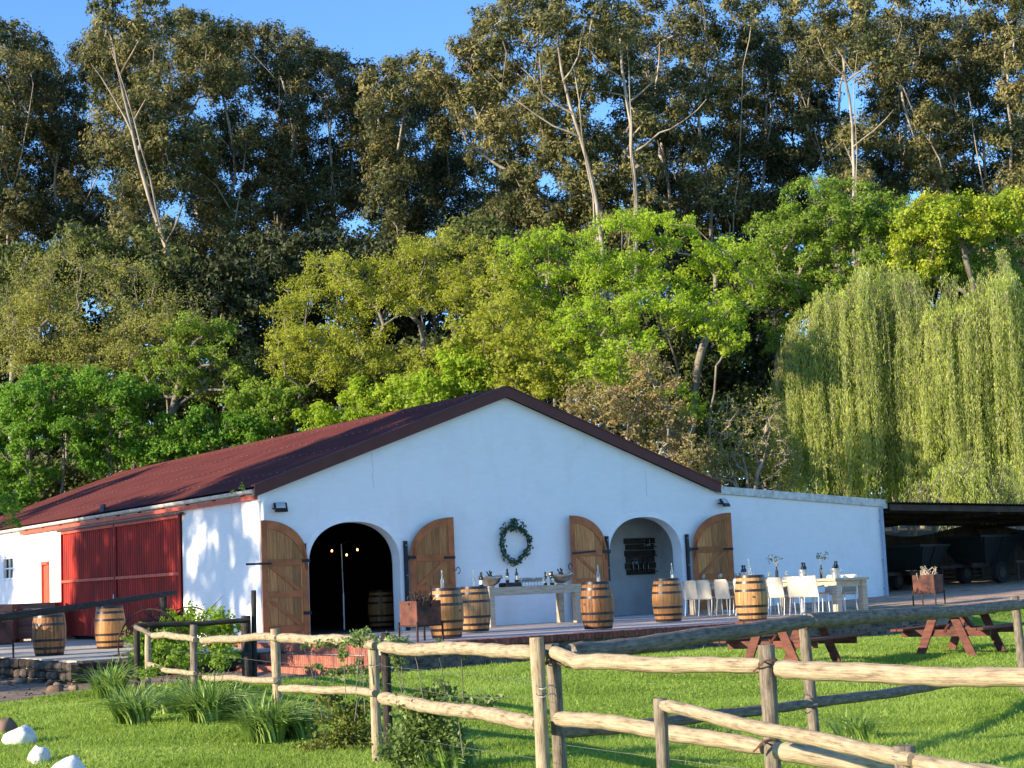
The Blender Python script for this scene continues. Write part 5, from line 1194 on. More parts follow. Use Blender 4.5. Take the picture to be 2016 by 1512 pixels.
# --- spring trees, shrubs and thickets between the gums and the barn
def px_tree(name, label, stems, ells, n, rr, depth, leaf, lm, bark, seed, r_base=.16, holes=(), group=None, cat='tree', rise=.35, mind=.8, wob=.14, twigs=6, rmin=.014, dsc=.75, pw=.62):
    g = np.random.default_rng(seed); cl, _ = px_clumps(ells, n, rr, depth, g, holes, mind, dsc)
    f = foot(stems[0][0][0], depth); trunks = []
    for s in stems:
        ff = foot(s[0][0], depth); trunks.append([ff]+[at(px, py, depth+dd) for px, py, dd in [(q+(0,))[:3] for q in s]])
    t = thing(name, label, cat, f+np.array([0, 0, .3]), 0, group)
    build_tree(t, trunks, cl, leaf, lm, bark, seed+1, r_base, rise, .55, wob, twigs, rmin, pw)
    return t
SPR = dict(n=270, rref=.6, L=.125, W=.09, sub=8, squash=.75, up=.3, spread=.22)
FINE = dict(n=275, rref=.6, L=.12, W=.075, sub=9, squash=.8, up=.35, spread=.26)
DENSE = dict(n=440, rref=.6, L=.14, W=.105, sub=9, squash=.8, up=.35, spread=.24)
THIN = dict(n=150, rref=.6, L=.11, W=.07, sub=9, squash=.85, up=.3, spread=.3)
GM = 'spring trees behind the barn'
px_tree('spring_tree', 'large bright lime green tree with many stems behind the roof ridge', [[(1345, 900), (1338, 740), (1300, 640), (1262, 560)], [(1360, 900), (1372, 730), (1400, 640), (1410, 570)], [(1330, 900), (1290, 760), (1180, 660), (1120, 590)]], [(1230, 500, 235, 75), (1075, 560, 90, 95), (1410, 560, 80, 95), (1220, 590, 150, 60), (1040, 660, 70, 80)], 118, (.45, .8), 65, SPR, lm_lime, m_bark, 301, .24, [(1300, 660, 70, 40), (1390, 690, 50, 60)], GM)
px_tree('spring_tree', 'olive yellow spreading tree with twisted pale branches left of the ridge', [[(842, 820), (836, 700), (822, 640), (790, 600)], [(870, 820), (885, 700), (900, 620), (890, 540)]], [(870, 520, 105, 60), (690, 570, 130, 65), (820, 580, 130, 60), (620, 640, 90, 60), (740, 680, 150, 50), (900, 600, 70, 60)], 130, (.4, .72), 69, FINE, lm_olive, m_bark, 311, .22, [(835, 665, 45, 40)], GM)
px_tree('spring_tree', 'slim yellow green tree between the lime tree and the olive one', [[(985, 860), (985, 740), (990, 640)]], [(985, 620, 50, 120), (1000, 720, 70, 60)], 42, (.4, .65), 64, SPR, lm_olive, m_bark, 321, .12, (), GM)
px_tree('bare_tree', 'thin half bare tree with crooked grey limbs on the left', [[(262, 880), (236, 720), (212, 650), (190, 600)], [(240, 800), (225, 690), (270, 600), (262, 530)]], [(150, 550, 120, 60), (260, 560, 60, 50), (60, 660, 70, 50), (200, 650, 120, 60), (330, 640, 80, 60), (90, 590, 80, 40)], 105, (.4, .8), 71, THIN, lm_sparse, m_bark, 331, .17, (), GM, twigs=8)
px_tree('spring_tree', 'small green tree over twisted grey stems above the left roof slope', [[(335, 880), (352, 760), (372, 690), (400, 660)], [(335, 860), (370, 740), (420, 720)]], [(385, 665, 75, 45), (410, 730, 65, 50), (330, 730, 60, 50)], 46, (.35, .65), 69, dict(SPR, n=240), lm_mid, m_bark, 341, .15, (), GM)
px_tree('spring_tree', 'yellowish thin tree at the left edge above the dense green bush', [[(60, 860), (70, 720), (80, 640)]], [(70, 640, 80, 60), (30, 700, 60, 50), (150, 700, 90, 40)], 46, (.4, .7), 71, dict(FINE, n=220), lm_sparse, m_bark, 351, .13, (), GM)
px_tree('green_bush', 'big dense fresh green bush at the left edge behind the barn roof', [[(120, 1040), (125, 930), (130, 850)], [(60, 1040), (50, 900)], [(210, 1020), (220, 900)]], [(130, 800, 145, 70), (50, 870, 90, 90), (200, 870, 85, 70), (240, 790, 60, 45), (20, 960, 50, 50)], 120, (.4, .62), 66, DENSE, lm_green, m_bark, 361, .12, [(110, 905, 40, 18)], GM, cat='bush')
px_tree('green_bush', 'low green bush just above the far end of the roof', [[(400, 960), (400, 900)], [(340, 960), (330, 900)]], [(395, 860, 100, 45), (330, 890, 70, 40), (470, 860, 60, 40)], 52, (.35, .6), 66, dict(DENSE, n=400), lm_green, m_bark, 371, .08, (), GM, cat='bush')
px_tree('green_bush', 'mid green bush rising in front of the dark gap between the trees', [[(510, 920), (510, 850)]], [(510, 810, 75, 50), (555, 780, 45, 40), (470, 830, 50, 40), (560, 840, 50, 40)], 46, (.35, .58), 67, dict(DENSE, n=380), lm_mid, m_bark, 381, .08, (), GM, cat='bush')
px_tree('lime_bush', 'bright lime bush behind the middle of the roof slope', [[(640, 900), (645, 840)], [(720, 880), (725, 810)]], [(640, 830, 50, 35), (715, 800, 55, 42), (780, 790, 45, 36)], 44, (.35, .55), 66, dict(DENSE, n=390), lm_lime, m_bark, 391, .07, (), GM, cat='bush')
px_tree('lime_bush', 'bright lime bush just left of the roof peak', [[(850, 850), (850, 780)], [(930, 850), (930, 770)]], [(850, 770, 60, 36), (930, 750, 60, 40), (900, 720, 50, 36)], 42, (.35, .55), 62, dict(DENSE, n=390), lm_lime, m_bark, 401, .07, (), GM, cat='bush')
px_tree('lime_bush', 'yellow green bush just right of the roof peak', [[(1050, 850), (1050, 770)]], [(1045, 740, 60, 50), (1100, 750, 50, 40), (1010, 700, 40, 50)], 38, (.35, .58), 58, dict(DENSE, n=360), lm_olive, m_bark, 411, .07, (), GM, cat='bush')
px_tree('spring_tree', 'fresh green tree below the compact gum crown on the right', [[(1705, 800), (1690, 640), (1650, 520), (1630, 430)], [(1690, 760), (1720, 560)]], [(1630, 400, 95, 50), (1560, 480, 70, 50), (1690, 500, 90, 50), (1620, 560, 80, 40), (1740, 440, 50, 50), (1590, 440, 70, 40)], 92, (.4, .72), 70, SPR, lm_mid, m_bark, 421, .2, (), GM)
px_tree('yellow_tree', 'tree with bright yellow blossom tips at the upper right edge', [[(1930, 760), (1920, 600), (1900, 500)]], [(1890, 430, 120, 38), (1810, 500, 55, 50), (1980, 420, 70, 40), (1840, 450, 60, 40)], 70, (.4, .68), 68, dict(DENSE, n=330), lm_yellow, m_bark, 431, .16, (), GM)
px_tree('spring_tree', 'green tree between the yellow one and the willow', [[(1950, 760), (1950, 620)], [(1790, 700), (1770, 520)]], [(1930, 520, 100, 50), (1990, 560, 50, 60), (1770, 440, 50, 50), (1880, 500, 60, 40)], 50, (.4, .7), 70, SPR, lm_mid, m_bark, 441, .14, (), GM)
px_tree('russet_shrub', 'russet brown shrub with fluffy tips behind the right roof slope', [[(1230, 930), (1240, 840), (1260, 780)], [(1300, 960), (1320, 880)], [(1190, 900), (1170, 820)]], [(1200, 800, 90, 45), (1275, 750, 55, 50), (1290, 840, 80, 50), (1150, 790, 55, 35), (1340, 900, 60, 45)], 84, (.3, .52), 56, dict(FINE, n=220), lm_orange, m_twig, 451, .07, (), GM, cat='shrub', twigs=8)
px_tree('green_shrub', 'small lime shrub rising through the russet shrub', [[(1210, 900), (1205, 780)]], [(1220, 700, 45, 45), (1180, 740, 40, 35), (1330, 800, 45, 40), (1265, 690, 35, 30)], 30, (.3, .5), 57, SPR, lm_lime, m_bark, 461, .06, (), GM, cat='shrub')
px_tree('bare_shrub', 'pale leafless shrub above the lean-to wall', [[(1475, 980), (1470, 930), (1450, 870)], [(1485, 980), (1500, 900), (1520, 840)], [(1460, 980), (1430, 910)]], [(1440, 850, 50, 60), (1500, 840, 50, 60), (1520, 890, 35, 50), (1420, 910, 40, 40)], 74, (.25, .5), 57, dict(THIN, n=26, rref=.4), lm_sparse, m_twig, 471, .07, (), GM, cat='shrub', twigs=9, rmin=.011)
px_tree('olive_shrub', 'dull olive thicket behind the roof end and the lean-to', [[(1400, 980), (1400, 920)], [(1530, 980), (1530, 900)]], [(1390, 920, 60, 45), (1530, 920, 50, 50), (1450, 930, 70, 35), (1350, 960, 60, 25)], 56, (.3, .5), 58, dict(FINE, n=130), lm_sparse, m_twig, 481, .06, (), GM, cat='shrub')
# fillers that join the spring trees into one bank
px_tree('spring_tree', 'yellow green sapling bank filling in left of the lime tree stems', [[(1000, 860), (1005, 760)], [(1090, 860), (1095, 760)]], [(1000, 680, 85, 90), (930, 690, 50, 70), (1090, 690, 80, 60)], 74, (.4, .65), 62, SPR, lm_olive, m_bark, 521, .09, (), GM)
px_tree('spring_tree', 'lower lime green boughs under the large lime tree', [[(1240, 860), (1230, 740)], [(1400, 860), (1410, 720)]], [(1170, 650, 90, 55), (1290, 620, 90, 45), (1410, 640, 70, 55), (1230, 720, 60, 40)], 66, (.4, .62), 61, SPR, lm_lime, m_bark, 525, .09, [(1340, 700, 40, 40)], GM)
px_tree('spring_tree', 'olive grey sapling bank under the half bare tree', [[(230, 860), (230, 760)], [(330, 860), (330, 760)]], [(300, 680, 100, 60), (190, 720, 110, 50), (430, 760, 50, 45), (100, 720, 70, 40)], 74, (.4, .65), 70, dict(FINE, n=190), lm_sparse, m_bark, 529, .08, (), GM)
px_tree('spring_tree', 'mid green sapling left of the willow curtain', [[(1530, 800), (1525, 620)]], [(1525, 470, 50, 55), (1500, 540, 45, 55), (1560, 590, 40, 45), (1540, 660, 35, 40)], 48, (.4, .65), 71, SPR, lm_mid, m_bark, 533, .09, (), GM)
px_tree('spring_tree', 'green sapling bank above the willow domes', [[(1800, 760), (1800, 620)]], [(1780, 530, 60, 40), (1850, 540, 70, 40), (1720, 570, 60, 40), (1690, 440, 60, 40)], 58, (.4, .68), 70, SPR, lm_mid, m_bark, 537, .09, (), GM)
px_tree('spring_tree', 'olive branches spreading low to the left of the ridge', [[(700, 860), (690, 760)], [(580, 860), (590, 760)]], [(600, 700, 70, 50), (690, 720, 90, 40), (830, 730, 90, 36), (560, 640, 40, 50)], 62, (.38, .62), 67, FINE, lm_olive, m_bark, 541, .09, (), GM)
px_tree('understory_shrub', 'shaded olive thicket behind the pale leafless shrub', [[(1480, 980), (1480, 900)], [(1400, 980), (1400, 910)]], [(1480, 860, 90, 80), (1400, 890, 80, 60), (1540, 920, 50, 50)], 60, (.5, .8), 66, dict(n=190, rref=.7, L=.17, W=.12, sub=8, squash=.85, up=.2, spread=.25), lm_under, m_bark, 545, .08, (), GM, cat='shrub')
# filler trees, dark leaved to stand in for the shade under the canopy
for k, (ells, foot_px, d, n, lab) in enumerate((([(430, 600, 110, 90), (500, 690, 80, 80), (330, 560, 80, 60)], 440, 77, 60, 'dark filler tree for the shade below the gums, left of the olive tree'), ([(1480, 660, 70, 90), (1450, 760, 110, 70), (1530, 560, 50, 60)], 1480, 73, 62, 'dark filler tree for the shade between the lime tree and the willow'), ([(560, 540, 120, 70), (620, 520, 90, 60), (740, 500, 100, 40)], 620, 79, 50, 'dark filler tree for the shade behind the olive yellow tree'), ([(950, 500, 110, 60), (1000, 560, 80, 70), (880, 720, 90, 50)], 960, 76, 54, 'dark filler tree for the shade behind the slim yellow green tree'), ([(1330, 680, 110, 90), (1200, 680, 110, 70), (1320, 800, 110, 60)], 1330, 71, 70, 'dark filler tree for the shade under the lime tree'), ([(180, 520, 170, 60), (60, 560, 90, 70), (300, 640, 100, 60)], 150, 77, 66, 'dark filler tree for the shade behind the half bare tree on the left'), ([(300, 830, 130, 60), (420, 790, 110, 60), (520, 750, 60, 60)], 360, 73, 64, 'dark filler thicket for the shade under the small green tree on the left'), ([(1760, 640, 110, 100), (1920, 640, 110, 100), (1800, 850, 200, 110)], 1840, 72, 90, 'dark filler tree for the shade behind the willow curtain'), ([(700, 740, 130, 50), (840, 720, 110, 40), (600, 740, 60, 50)], 720, 73, 52, 'dark filler thicket for the shade under the olive yellow tree'), ([(60, 960, 120, 50), (180, 960, 110, 50), (300, 920, 80, 40)], 120, 73, 56, 'dark filler thicket for the shade behind the dense green bush'))):
    px_tree('shade_filler_tree', lab, [[(foot_px, 900), (foot_px+8, 700)]] if k not in (6, 9) else [[(foot_px, 980), (foot_px, 900)]], ells, n, (.6, 1.0), d, dict(n=170, rref=.8, L=.24, W=.17, sub=8, squash=.85, up=.2, spread=.25), lm_under if k in (3, 4, 6, 8, 9, 5) else lm_dark, m_bark, 500+k*3, .12, (), 'shade filler trees under the gums', dsc=.5)

# a dense thicket on the slope behind the gums
g = np.random.default_rng(650)
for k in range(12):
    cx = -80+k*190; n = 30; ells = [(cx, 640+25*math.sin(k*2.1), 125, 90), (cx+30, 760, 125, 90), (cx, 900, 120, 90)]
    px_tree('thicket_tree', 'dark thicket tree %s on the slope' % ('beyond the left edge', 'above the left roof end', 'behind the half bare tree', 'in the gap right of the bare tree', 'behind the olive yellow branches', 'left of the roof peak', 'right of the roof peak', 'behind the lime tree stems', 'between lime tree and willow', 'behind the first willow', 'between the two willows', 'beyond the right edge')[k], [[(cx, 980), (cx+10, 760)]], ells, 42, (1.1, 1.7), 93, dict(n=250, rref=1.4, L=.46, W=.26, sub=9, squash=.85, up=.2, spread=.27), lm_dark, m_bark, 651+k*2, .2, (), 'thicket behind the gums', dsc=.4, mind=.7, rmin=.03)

# --- willows: domes of long hanging strands
def willow(label, stems, dome, depth, n, seed, low):
    """dome: list of (px, py, rx, ry) ellipses whose upper surface carries the strands; low: pixel row where strands end"""
    g = np.random.default_rng(seed); f = foot(stems[0][0][0], depth); t = thing('willow_tree', label, 'tree', f+np.array([0, 0, .3]), 0, 'weeping willows'); org = np.array(t.location)
    A, LV, LF, off = [], [], [], 0
    wts = np.array([e[2] for e in dome], float); wts /= wts.sum(); tops = []
    ca, cb, ra = [], [], []; P, OUT = [], []
    for k in range(n):
        if k % 11 == 0:                      # strands hang in tresses
            e = dome[g.choice(len(dome), p=wts)]; a = g.uniform(0, 6.2832); q = math.sqrt(g.uniform(.02, 1)); tl = g.uniform(.3, 1.3); tr0 = (e[0]+q*math.cos(a)*e[2]*1.12, e[1]-e[3]*math.sqrt(max(0, 1-q*q))*.9+g.normal(0, 19), depth+q*math.sin(a)*e[2]*depth/FPX)
        px = tr0[0]+g.normal(0, 7.5); py = tr0[1]+g.uniform(0, 28)+.5*abs(px-tr0[0]); d = tr0[2]+g.normal(0, .13)
        p = at(px, py, d); tops.append(p)
        zlow = at(px, low+g.uniform(-60, 40)-(g.uniform(0, 260) if (int(px/17)*7) % 5 < 2 else 0), d)[2]; L = max(.8, (p[2]-zlow)*min(1.04, tl*g.uniform(.75, 1.15))); m = int(L/.055)
        out = np.array([p[0]-at(e[0], e[1], depth)[0], p[1]-at(e[0], e[1], depth)[1], 0]); out /= np.linalg.norm(out)+1e-6
        s = np.linspace(0, 1, m); bend = g.uniform(.1, .75)*np.sin(np.minimum(1, s*3)*np.pi/2)
        line = p+out*bend[:, None]+np.column_stack([.05*np.sin(s*7+k), .05*np.cos(s*6+k*2), -s*L])
        line[:, 2] += .28*np.sin(np.minimum(1, s*L/.7)*np.pi)*g.uniform(.2, 1.2); P.append(line+g.normal(0, .045, line.shape)); OUT.append(np.repeat(out[None], m, 0)); idx = np.arange(0, m, 9)
        if len(idx) > 1: ca.append(line[idx[:-1]]); cb.append(line[idx[1:]])
    P = np.vstack(P); nL = len(P)
    tt = np.column_stack([g.normal(0, .35, nL), g.normal(0, .35, nL), -np.ones(nL)]); tt /= np.linalg.norm(tt, axis=1)[:, None]
    b = np.cross(tt, np.vstack(OUT)+g.normal(size=(nL, 3))*.7); b /= np.linalg.norm(b, axis=1)[:, None]
    Lh = g.uniform(.055, .095, nL)[:, None]; Wh = g.uniform(.012, .022, nL)[:, None]
    V = np.stack([P-tt*Lh+b*Wh, P-tt*Lh-b*Wh, P+tt*Lh], 1).reshape(-1, 3); link('crown', np_mesh('crown', V-org, np.arange(3*nL).reshape(nL, 3)), lm_willow, t)
    cl = [(np.asarray(p)-np.array([0, 0, .15]), .4) for p in tops[::11]]
    N, Pn, ends, nt = skeleton([[foot(s[0][0], depth)]+[at(px, py, depth) for px, py in s] for s in stems], cl, g, .55, .6, .12)
    area = np.zeros(len(N))
    for k, e2 in ends: area[e2] += .16
    for i in range(len(N)-1, -1, -1):
        area[i] = max(area[i], .02)
        if Pn[i] >= 0: area[Pn[i]] += area[i]
    rad = np.maximum(.014, .16*(area/area[0])**.6); e2 = np.where(Pn >= 0)[0]
    V1, F1 = frusta(N[Pn[e2]], N[e2], np.minimum(rad[Pn[e2]], rad[e2]*1.3), rad[e2], 6)
    CA, CB = np.vstack(ca), np.vstack(cb); V2, F2 = frusta(CA, CB, np.full(len(CA), .007), np.full(len(CA), .006), 3)
    link('trunk', np_mesh('trunk', np.vstack([V1, V2])-org, np.vstack([F1, F2+len(V1)]), True), m_bark, t)
willow('weeping willow with a tall domed curtain left of the two', [[(1700, 960), (1705, 780), (1730, 620)]], [(1735, 595, 62, 82), (1682, 620, 52, 62), (1630, 640, 48, 60), (1588, 690, 32, 60), (1600, 790, 36, 40), (1785, 645, 44, 66), (1705, 745, 56, 56), (1640, 810, 46, 46), (1578, 860, 24, 46), (1765, 770, 46, 56), (1690, 850, 60, 40), (1600, 700, 40, 50), (1815, 690, 40, 60), (1820, 800, 40, 50), (1570, 780, 26, 50)], 64, 2600, 601, 985)
willow('weeping willow at the right edge of the photo', [[(1930, 960), (1920, 780), (1930, 620)]], [(1965, 600, 58, 82), (2020, 620, 50, 80), (1905, 620, 46, 62), (1855, 650, 42, 56), (1840, 740, 30, 50), (1832, 660, 34, 44), (1935, 745, 52, 56), (2005, 765, 50, 56), (1850, 810, 38, 46), (1905, 860, 46, 40), (1980, 860, 46, 40), (2060, 680, 50, 80)], 63, 2600, 611, 985)
willow('young willow hanging low over the shed roof', [[(1910, 1000), (1900, 930)]], [(1870, 950, 50, 50), (1940, 960, 50, 45), (1990, 975, 30, 35)], 58, 420, 621, 1010)

# --- shade trees beyond the left edge, whose leaves dapple the barn and terrace
SHADE = dict(n=150, rref=.9, L=.30, W=.22, sub=8, squash=.8, up=.2, spread=.26)
def shade_tree(label, p, ells, n, rr, seed, leaf=SHADE):
    g = np.random.default_rng(seed); cl = []
    for _ in range(n*30):
        if len(cl) >= n: break
        e = ells[g.integers(len(ells))]; d = g.normal(size=3); d /= np.linalg.norm(d); c = np.array(e[:3])+d*np.array(e[3:])*g.uniform(.15, 1)**.5; r = g.uniform(*rr)
        if all(np.linalg.norm(c-o[0]) > .6*(r+o[1]) for o in cl): cl.append((c, r))
    f = np.array([p[0], p[1], float(H(p[0], p[1]))-.3]); t = thing('shade_tree', label, 'tree', f+np.array([0, 0, .3]), 0, 'shade trees left of the barn')
    build_tree(t, [[f, f+np.array([0, 0, 3.]), f+np.array([.3, .2, 6.5])]], cl, leaf, lm_mid, m_bark, seed+1, .3, .4, .8, .15, 5, .02)
shade_tree('dense shade tree standing left of the red doors beyond the photo', (-25, 11, 0), [(-25, 10.3, 8.8, 3.2, 3.7, 2.4)], 58, (.75, 1.1), 701, dict(SHADE, n=230))
shade_tree('light leaved shade tree standing left of the barn corner beyond the photo', (-28, 4.5, 0), [(-28, 4.3, 10.6, 2.2, 2.5, 2.0)], 40, (.45, .7), 741, dict(SHADE, n=175, rref=.6, L=.2, W=.15, spread=.34))
shade_tree('tall shade tree standing left of the barn front beyond the photo', (-26, 4, 0), [(-26, 3.6, 14.0, 3.5, 4.6, 2.9), (-26, 2.0, 16.4, 3, 3, 2.0)], 72, (.85, 1.3), 705, dict(SHADE, n=190))
shade_tree('open shade tree standing left of the terrace beyond the photo', (-27, -1.5, 0), [(-27, -1.0, 9.8, 3, 3.6, 3.4), (-27, -3.8, 9.2, 2.5, 2.6, 2.6)], 46, (.6, .9), 711, dict(SHADE, n=75, L=.22, W=.16, spread=.36))
shade_tree('small shade tree standing left of the far barn end beyond the photo', (-25, 22.5, 0), [(-25, 22.3, 9.4, 2.5, 2.0, 2.6), (-25, 24, 12.5, 2.5, 2.5, 2)], 26, (.8, 1.1), 721, dict(SHADE, n=170))
shade_tree('low bushy tree standing left of the drive beyond the photo', (-24, .5, 0), [(-24, .3, 4.3, 2.4, 4.4, 1.4)], 22, (.7, 1.0), 731, dict(SHADE, n=120))
# ------------------------------------------------------------------ grass and low plants
m_grass = leaf_mat('grass_blade', ((.15, .24, .03), (.29, .42, .058), (.46, .59, .13)), .55, .6, .7, .25)
def visible(P, mx, my):
    d = P-EYE; k = d@_f; x = 1008+FPX*(d@_r)/k; y = 756-FPX*(d@_u)/k
    return (k > 4) & (x > -mx) & (x < 2016+mx) & (y < 1512+my) & (y > 900)
def on_lawn(x, y):
    terr = (x > TX0-1.1) & (x < TX1+.1) & (y > TY-.02); drv = (x < -2.3) & (y > np.interp(x, DR_X, DR_Y)+.12*np.sin(x*3)+.08*np.sin(x*7+1)); grv = (x > 12.7) & (y > -7.3)
    return ~(terr | drv | grv)
g = np.random.default_rng(900)
def blades(n, x0, x1, y0, y1, h, w, lean, thin=None):
    x = g.uniform(x0, x1, n); y = g.uniform(y0, y1, n); ok = on_lawn(x, y); x, y = x[ok], y[ok]
    P = np.column_stack([x, y, H(x, y)]); P = P[visible(P, 620, 160)]
    d = np.linalg.norm(P-EYE, axis=1); P = P[g.uniform(size=len(P)) < np.clip((16.2/d)**1.25, .12, 1)]; n = len(P)
    clump = .65+.7*np.clip(np.sin(P[:, 0]*1.7+np.sin(P[:, 1]*1.3))*np.sin(P[:, 1]*1.9+P[:, 0]*.6)+.35, 0, 1)
    hh = g.uniform(*h, n)*clump; a = g.uniform(0, 6.2832, n); ww = g.uniform(*w, n)*.5*np.clip(np.linalg.norm(P-EYE, axis=1)/17, 1, 1.8)
    side = np.column_stack([np.cos(a), np.sin(a), np.zeros(n)])*ww[:, None]; ln = g.normal(0, lean, (n, 2))*hh[:, None]
    tip = P+np.column_stack([ln, hh]); P = P-np.array([0, 0, .01])
    return np.stack([P-side, P+side, tip], 1).reshape(-1, 3)
V = np.vstack([blades(1450000, -14, 17, -27, -4, (.022, .058), (.010, .016), .8), blades(14000, -13, 16, -24, -4, (.07, .13), (.010, .016), .45)])
go = link('grass', np_mesh('grass', V, np.arange(len(V)).reshape(-1, 3)), m_grass); tag(go, 'short bright green lawn grass in front of the terrace', 'grass', kind='stuff')
# broad clover leaves mixed in near the fence
n = 34000; x = g.uniform(-13, 3, n); y = g.uniform(-26, -9, n); ok = on_lawn(x, y); P = np.column_stack([x, y, H(x, y)+g.uniform(.01, .06, n)])[ok]; P = P[visible(P, 200, 150)]
dens = np.clip(np.sin(P[:, 0]*.9+1)*np.sin(P[:, 1]*.8)+.45, 0, 1); P = P[g.uniform(size=len(P)) < dens]
V, F = leaf_cards(P, .034, .03, g, upbias=3); co = link('clover', np_mesh('clover', V, F), m_grass); tag(co, 'low clover leaves spread through the lawn', 'clover', kind='stuff')

m_strap = leaf_mat('strap_leaf', ((.08, .16, .03), (.22, .35, .065), (.50, .62, .22)), .42, .4, 1.2, .5)
def strap_plant(p, n, L, seed, label):
    t = thing('strap_leaf_plant', label, 'plant', p, 0, 'strap leaved clumps along the fence'); g = np.random.default_rng(seed); VV = []; FF = []; off = 0
    for k in range(n):
        a = g.uniform(0, 6.2832); l = L*g.uniform(.6, 1.15); b = g.uniform(.2, 1.05); w = g.uniform(.010, .018); r0 = g.uniform(0, .22)
        base = np.array([r0*math.cos(a+1), r0*math.sin(a+1), 0]); dx = np.array([math.cos(a), math.sin(a), 0]); sd = np.array([-dx[1], dx[0], 0])
        m = 6
        for i in range(m+1):
            s = i/m; c = base+dx*(l*b*(s**1.6))+np.array([0, 0, l*(s-.55*b*s**2.4)]); ww = w*(1-.85*s**2)
            VV += [c-sd*ww, c+sd*ww+np.array([0, 0, .004])]
        FF += [(off+2*i, off+2*i+1, off+2*i+3, off+2*i+2) for i in range(m)]; off += 2*m+2
    link('leaves', np_mesh('leaves', np.array(VV), np.array(FF), True), m_strap, t)
    MB().lathe([(.001, -.05), (.13, -.05), (.10, .05), (.001, .08)], 10).build('crown_base', m_strap, t)
for k, (px, py, n, L, lab) in enumerate(((262, 1424, 190, .62, 'strap leaved clump on the lawn, furthest left of the sunny ones'), (398, 1424, 260, .70, 'broad strap leaved clump in the middle of the row by the fence'), (522, 1462, 240, .66, 'strap leaved clump right in front of the second sunlit post'), (585, 1455, 150, .5, 'dark strap leaved clump spreading right of the front one'), (215, 1372, 150, .7, 'dark strap leaved clump in the shade by the drive'), (318, 1398, 120, .5, 'small pale strap leaved clump behind the sunny row'), (455, 1412, 130, .55, 'strap leaved clump half behind the broad one'), (1690, 1462, 70, .38, 'thin tuft of strap leaves behind the low near fence'), (868, 1528, 60, .34, 'tuft of pale strap leaves at the foot of the fence, bottom centre'), (905, 1515, 50, .30, 'second tuft of pale strap leaves at the bottom centre'))):
    q = at_z(px, py, -.7); z = float(H(q[0], q[1])); q = at_z(px, py, z); strap_plant((q[0], q[1], float(H(q[0], q[1]))), int(n*1.5), L*.98, 800+k, lab)

lm_rose = leaf_mat('rambler_leaf', ((.08, .13, .03), (.17, .25, .06), (.32, .40, .14)), .4, .45, 1.5, .4)
def rambler(label, d, pts, n, seed, L=.04, foot_px=None, lm=None, name='rambling_shrub', cat='shrub', stems=14, group='leafy shrubs and ramblers'):
    """leafy mass made of pixel blobs (px,py,rx,ry) at distance d"""
    g = np.random.default_rng(seed); fx = foot_px if foot_px is not None else (pts[0][0], 1400)
    q = at_z(fx[0], fx[1], -.7); q = at(fx[0], fx[1], d); t = thing(name, label, cat, (q[0], q[1], float(H(q[0], q[1]))), 0, group); org = np.array(t.location); P = []; st = MB(); lw = []
    for (px, py, rx, ry, *dd) in pts:
        dd = dd[0] if dd else d; m = int(n*rx*ry/1000.); sub = g.normal(size=(max(4, m//22), 3))*.55; w = g.integers(0, len(sub), m)
        uv = sub[w]+g.normal(size=(m, 3))*.22
        c = at(px, py, dd); sx, sy = rx*dd/FPX, ry*dd/FPX
        pp = c+uv[:, :1]*sx*_r+uv[:, 1:2]*sy*np.array([0, 0, 1.])+uv[:, 2:]*min(sx, .35)*np.array([_f[0], _f[1], 0]); P.append(pp)
        for s in range(max(1, stems*len(sub)//200)): e = c+sub[s % len(sub), 0]*sx*_r+sub[s % len(sub), 1]*sy*np.array([0, 0, 1.]); b = np.array([c[0]+g.normal(0, .08), c[1]+g.normal(0, .08), max(float(H(c[0], c[1])), c[2]-.5)]); st.tube([b-org, (b*.5+e*.5)-org+np.array([0, 0, .08]), e-org], [.005, .004, .002], 4)
    P = np.vstack(P); gz = H(P[:, 0], P[:, 1])+.01; P[:, 2] = np.maximum(P[:, 2], gz+g.uniform(0, .05, len(P)))
    V, F = leaf_cards(P, L*g.uniform(.7, 1.3, len(P)), L*.68, g, upbias=.6); link('leaves', np_mesh('leaves', V-org, F), lm or lm_rose, t); tag(st.build('stems', m_bark, t), kind='stuff')
    return t
rambler('bushy rambler growing through the fence by the double post', 16.2, [(830, 1410, 36, 32), (800, 1455, 32, 36), (872, 1440, 36, 30), (850, 1365, 40, 16), (925, 1380, 45, 10, 15.2), (790, 1492, 36, 20)], 900, 901, .05, (815, 1480))
rambler('leafy sprays draped over the fence rail before the steps', 17.6, [(640, 1265, 30, 10, 18), (700, 1262, 32, 14, 17.3), (672, 1282, 14, 16, 17.5), (715, 1245, 20, 12, 17.2), (775, 1262, 20, 18, 17), (820, 1275, 12, 10, 16), (868, 1278, 10, 12, 15.4), (912, 1281, 10, 10, 14.9), (610, 1268, 14, 9, 18.4), (780, 1300, 16, 26, 17)], 620, 911, .042, (765, 1420))
rambler('long thin rambler shoot reaching left below the top rail', 18.0, [(620, 1313, 22, 8, 18.4), (660, 1322, 24, 9, 18.1), (700, 1325, 24, 14, 17.7), (702, 1312, 8, 16, 17.6), (735, 1340, 16, 14, 17.3)], 640, 921, .04, (765, 1420))
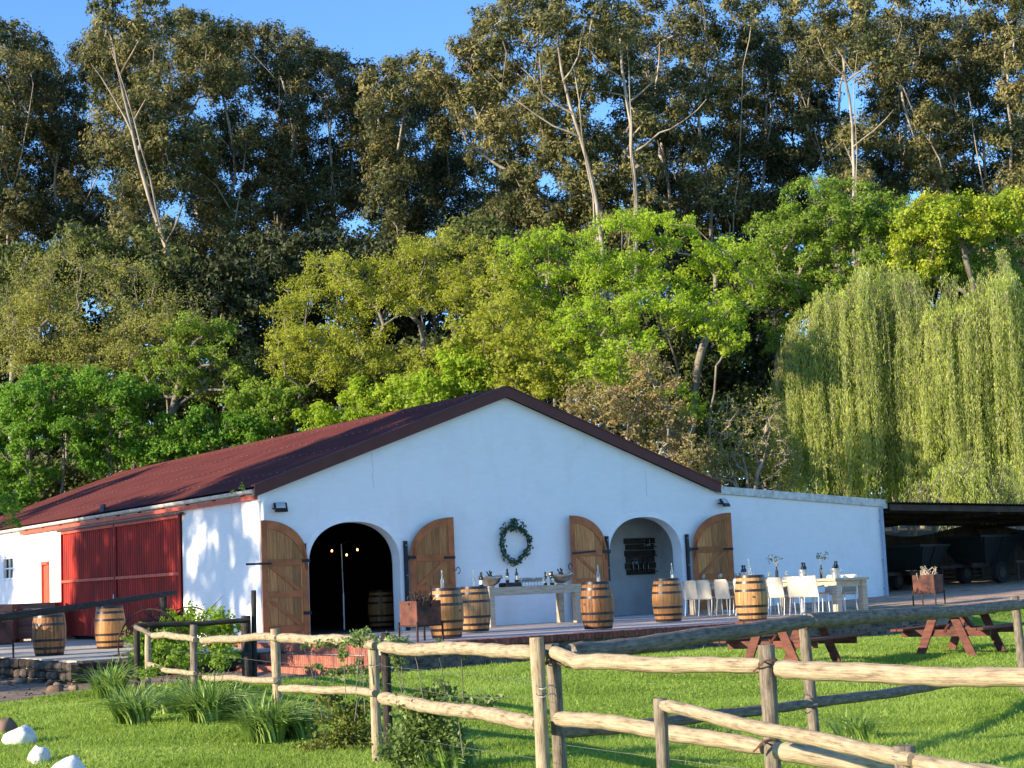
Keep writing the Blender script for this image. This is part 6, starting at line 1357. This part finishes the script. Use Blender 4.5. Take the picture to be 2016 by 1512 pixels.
rambler('ground hugging rambler with yellowish leaves under the fence', 18.4, [(700, 1400, 45, 25), (680, 1440, 45, 25), (720, 1470, 40, 25), (650, 1375, 22, 16), (640, 1470, 40, 20)], 800, 931, .045, (700, 1470), leaf_mat('rambler_yellow_leaf', ((.09, .11, .02), (.16, .19, .035), (.26, .28, .06)), .35, .45, 1.5))
rambler('dark green shrub inside the fence corner by the drive', 27.6, [(285, 1275, 22, 36), (310, 1295, 28, 26), (278, 1305, 18, 30), (340, 1290, 30, 22), (330, 1258, 24, 14), (370, 1285, 24, 24), (430, 1290, 26, 24)], 900, 941, .07, (290, 1330), lm_mid)
rambler('sunlit leafy shrub against the white side wall', 30.5, [(345, 1222, 22, 22), (378, 1216, 18, 24), (430, 1218, 22, 26), (400, 1240, 34, 18), (450, 1240, 18, 20), (360, 1255, 40, 22), (440, 1262, 36, 20)], 700, 951, .075, (400, 1300), lm_lime)
rambler('green shrub climbing behind the near part of the curved fence', 25.4, [(322, 1272, 20, 14), (345, 1285, 24, 14), (372, 1300, 20, 18), (430, 1300, 22, 20), (445, 1285, 18, 14), (300, 1325, 30, 14), (400, 1345, 50, 16)], 420, 961, .06, (370, 1360), lm_mid)
rambler('low green foliage at the foot of the curved fence', 23.4, [(460, 1362, 45, 16), (420, 1375, 40, 14), (360, 1370, 40, 14)], 420, 971, .06, (430, 1400), lm_mid)
rambler('broad leaved weed between the strap leaved clumps and the post', 18.6, [(672, 1460, 10, 14), (663, 1440, 7, 12), (690, 1478, 14, 8)], 130, 981, .11, (672, 1480), lm_lime, 'broadleaf_weed', 'weed')
rambler('pale leafed plant growing in the gutter', 34.4, [(472, 962, 10, 9, 36.6), (455, 968, 7, 6, 37)], 500, 986, .05, (472, 1300), lm_mid, 'rail_creeper', 'plant')
rambler('leafy sprigs before the far white house at the left edge', 44, [(18, 1010, 20, 26), (6, 990, 14, 18), (30, 985, 10, 14)], 420, 991, .10, (18, 1150), lm_green)
tag(link('fallen_leaves', np_mesh('fallen_leaves', *leaf_cards(np.column_stack([(qx := g.uniform(-9, -2.6, 500)), (qy := g.uniform(-8, 0, 500)), H(qx, qy)+.02]), .09, .05, g, upbias=5)), m_soil), 'brown fallen leaves scattered over the drive', 'leaves', kind='stuff')
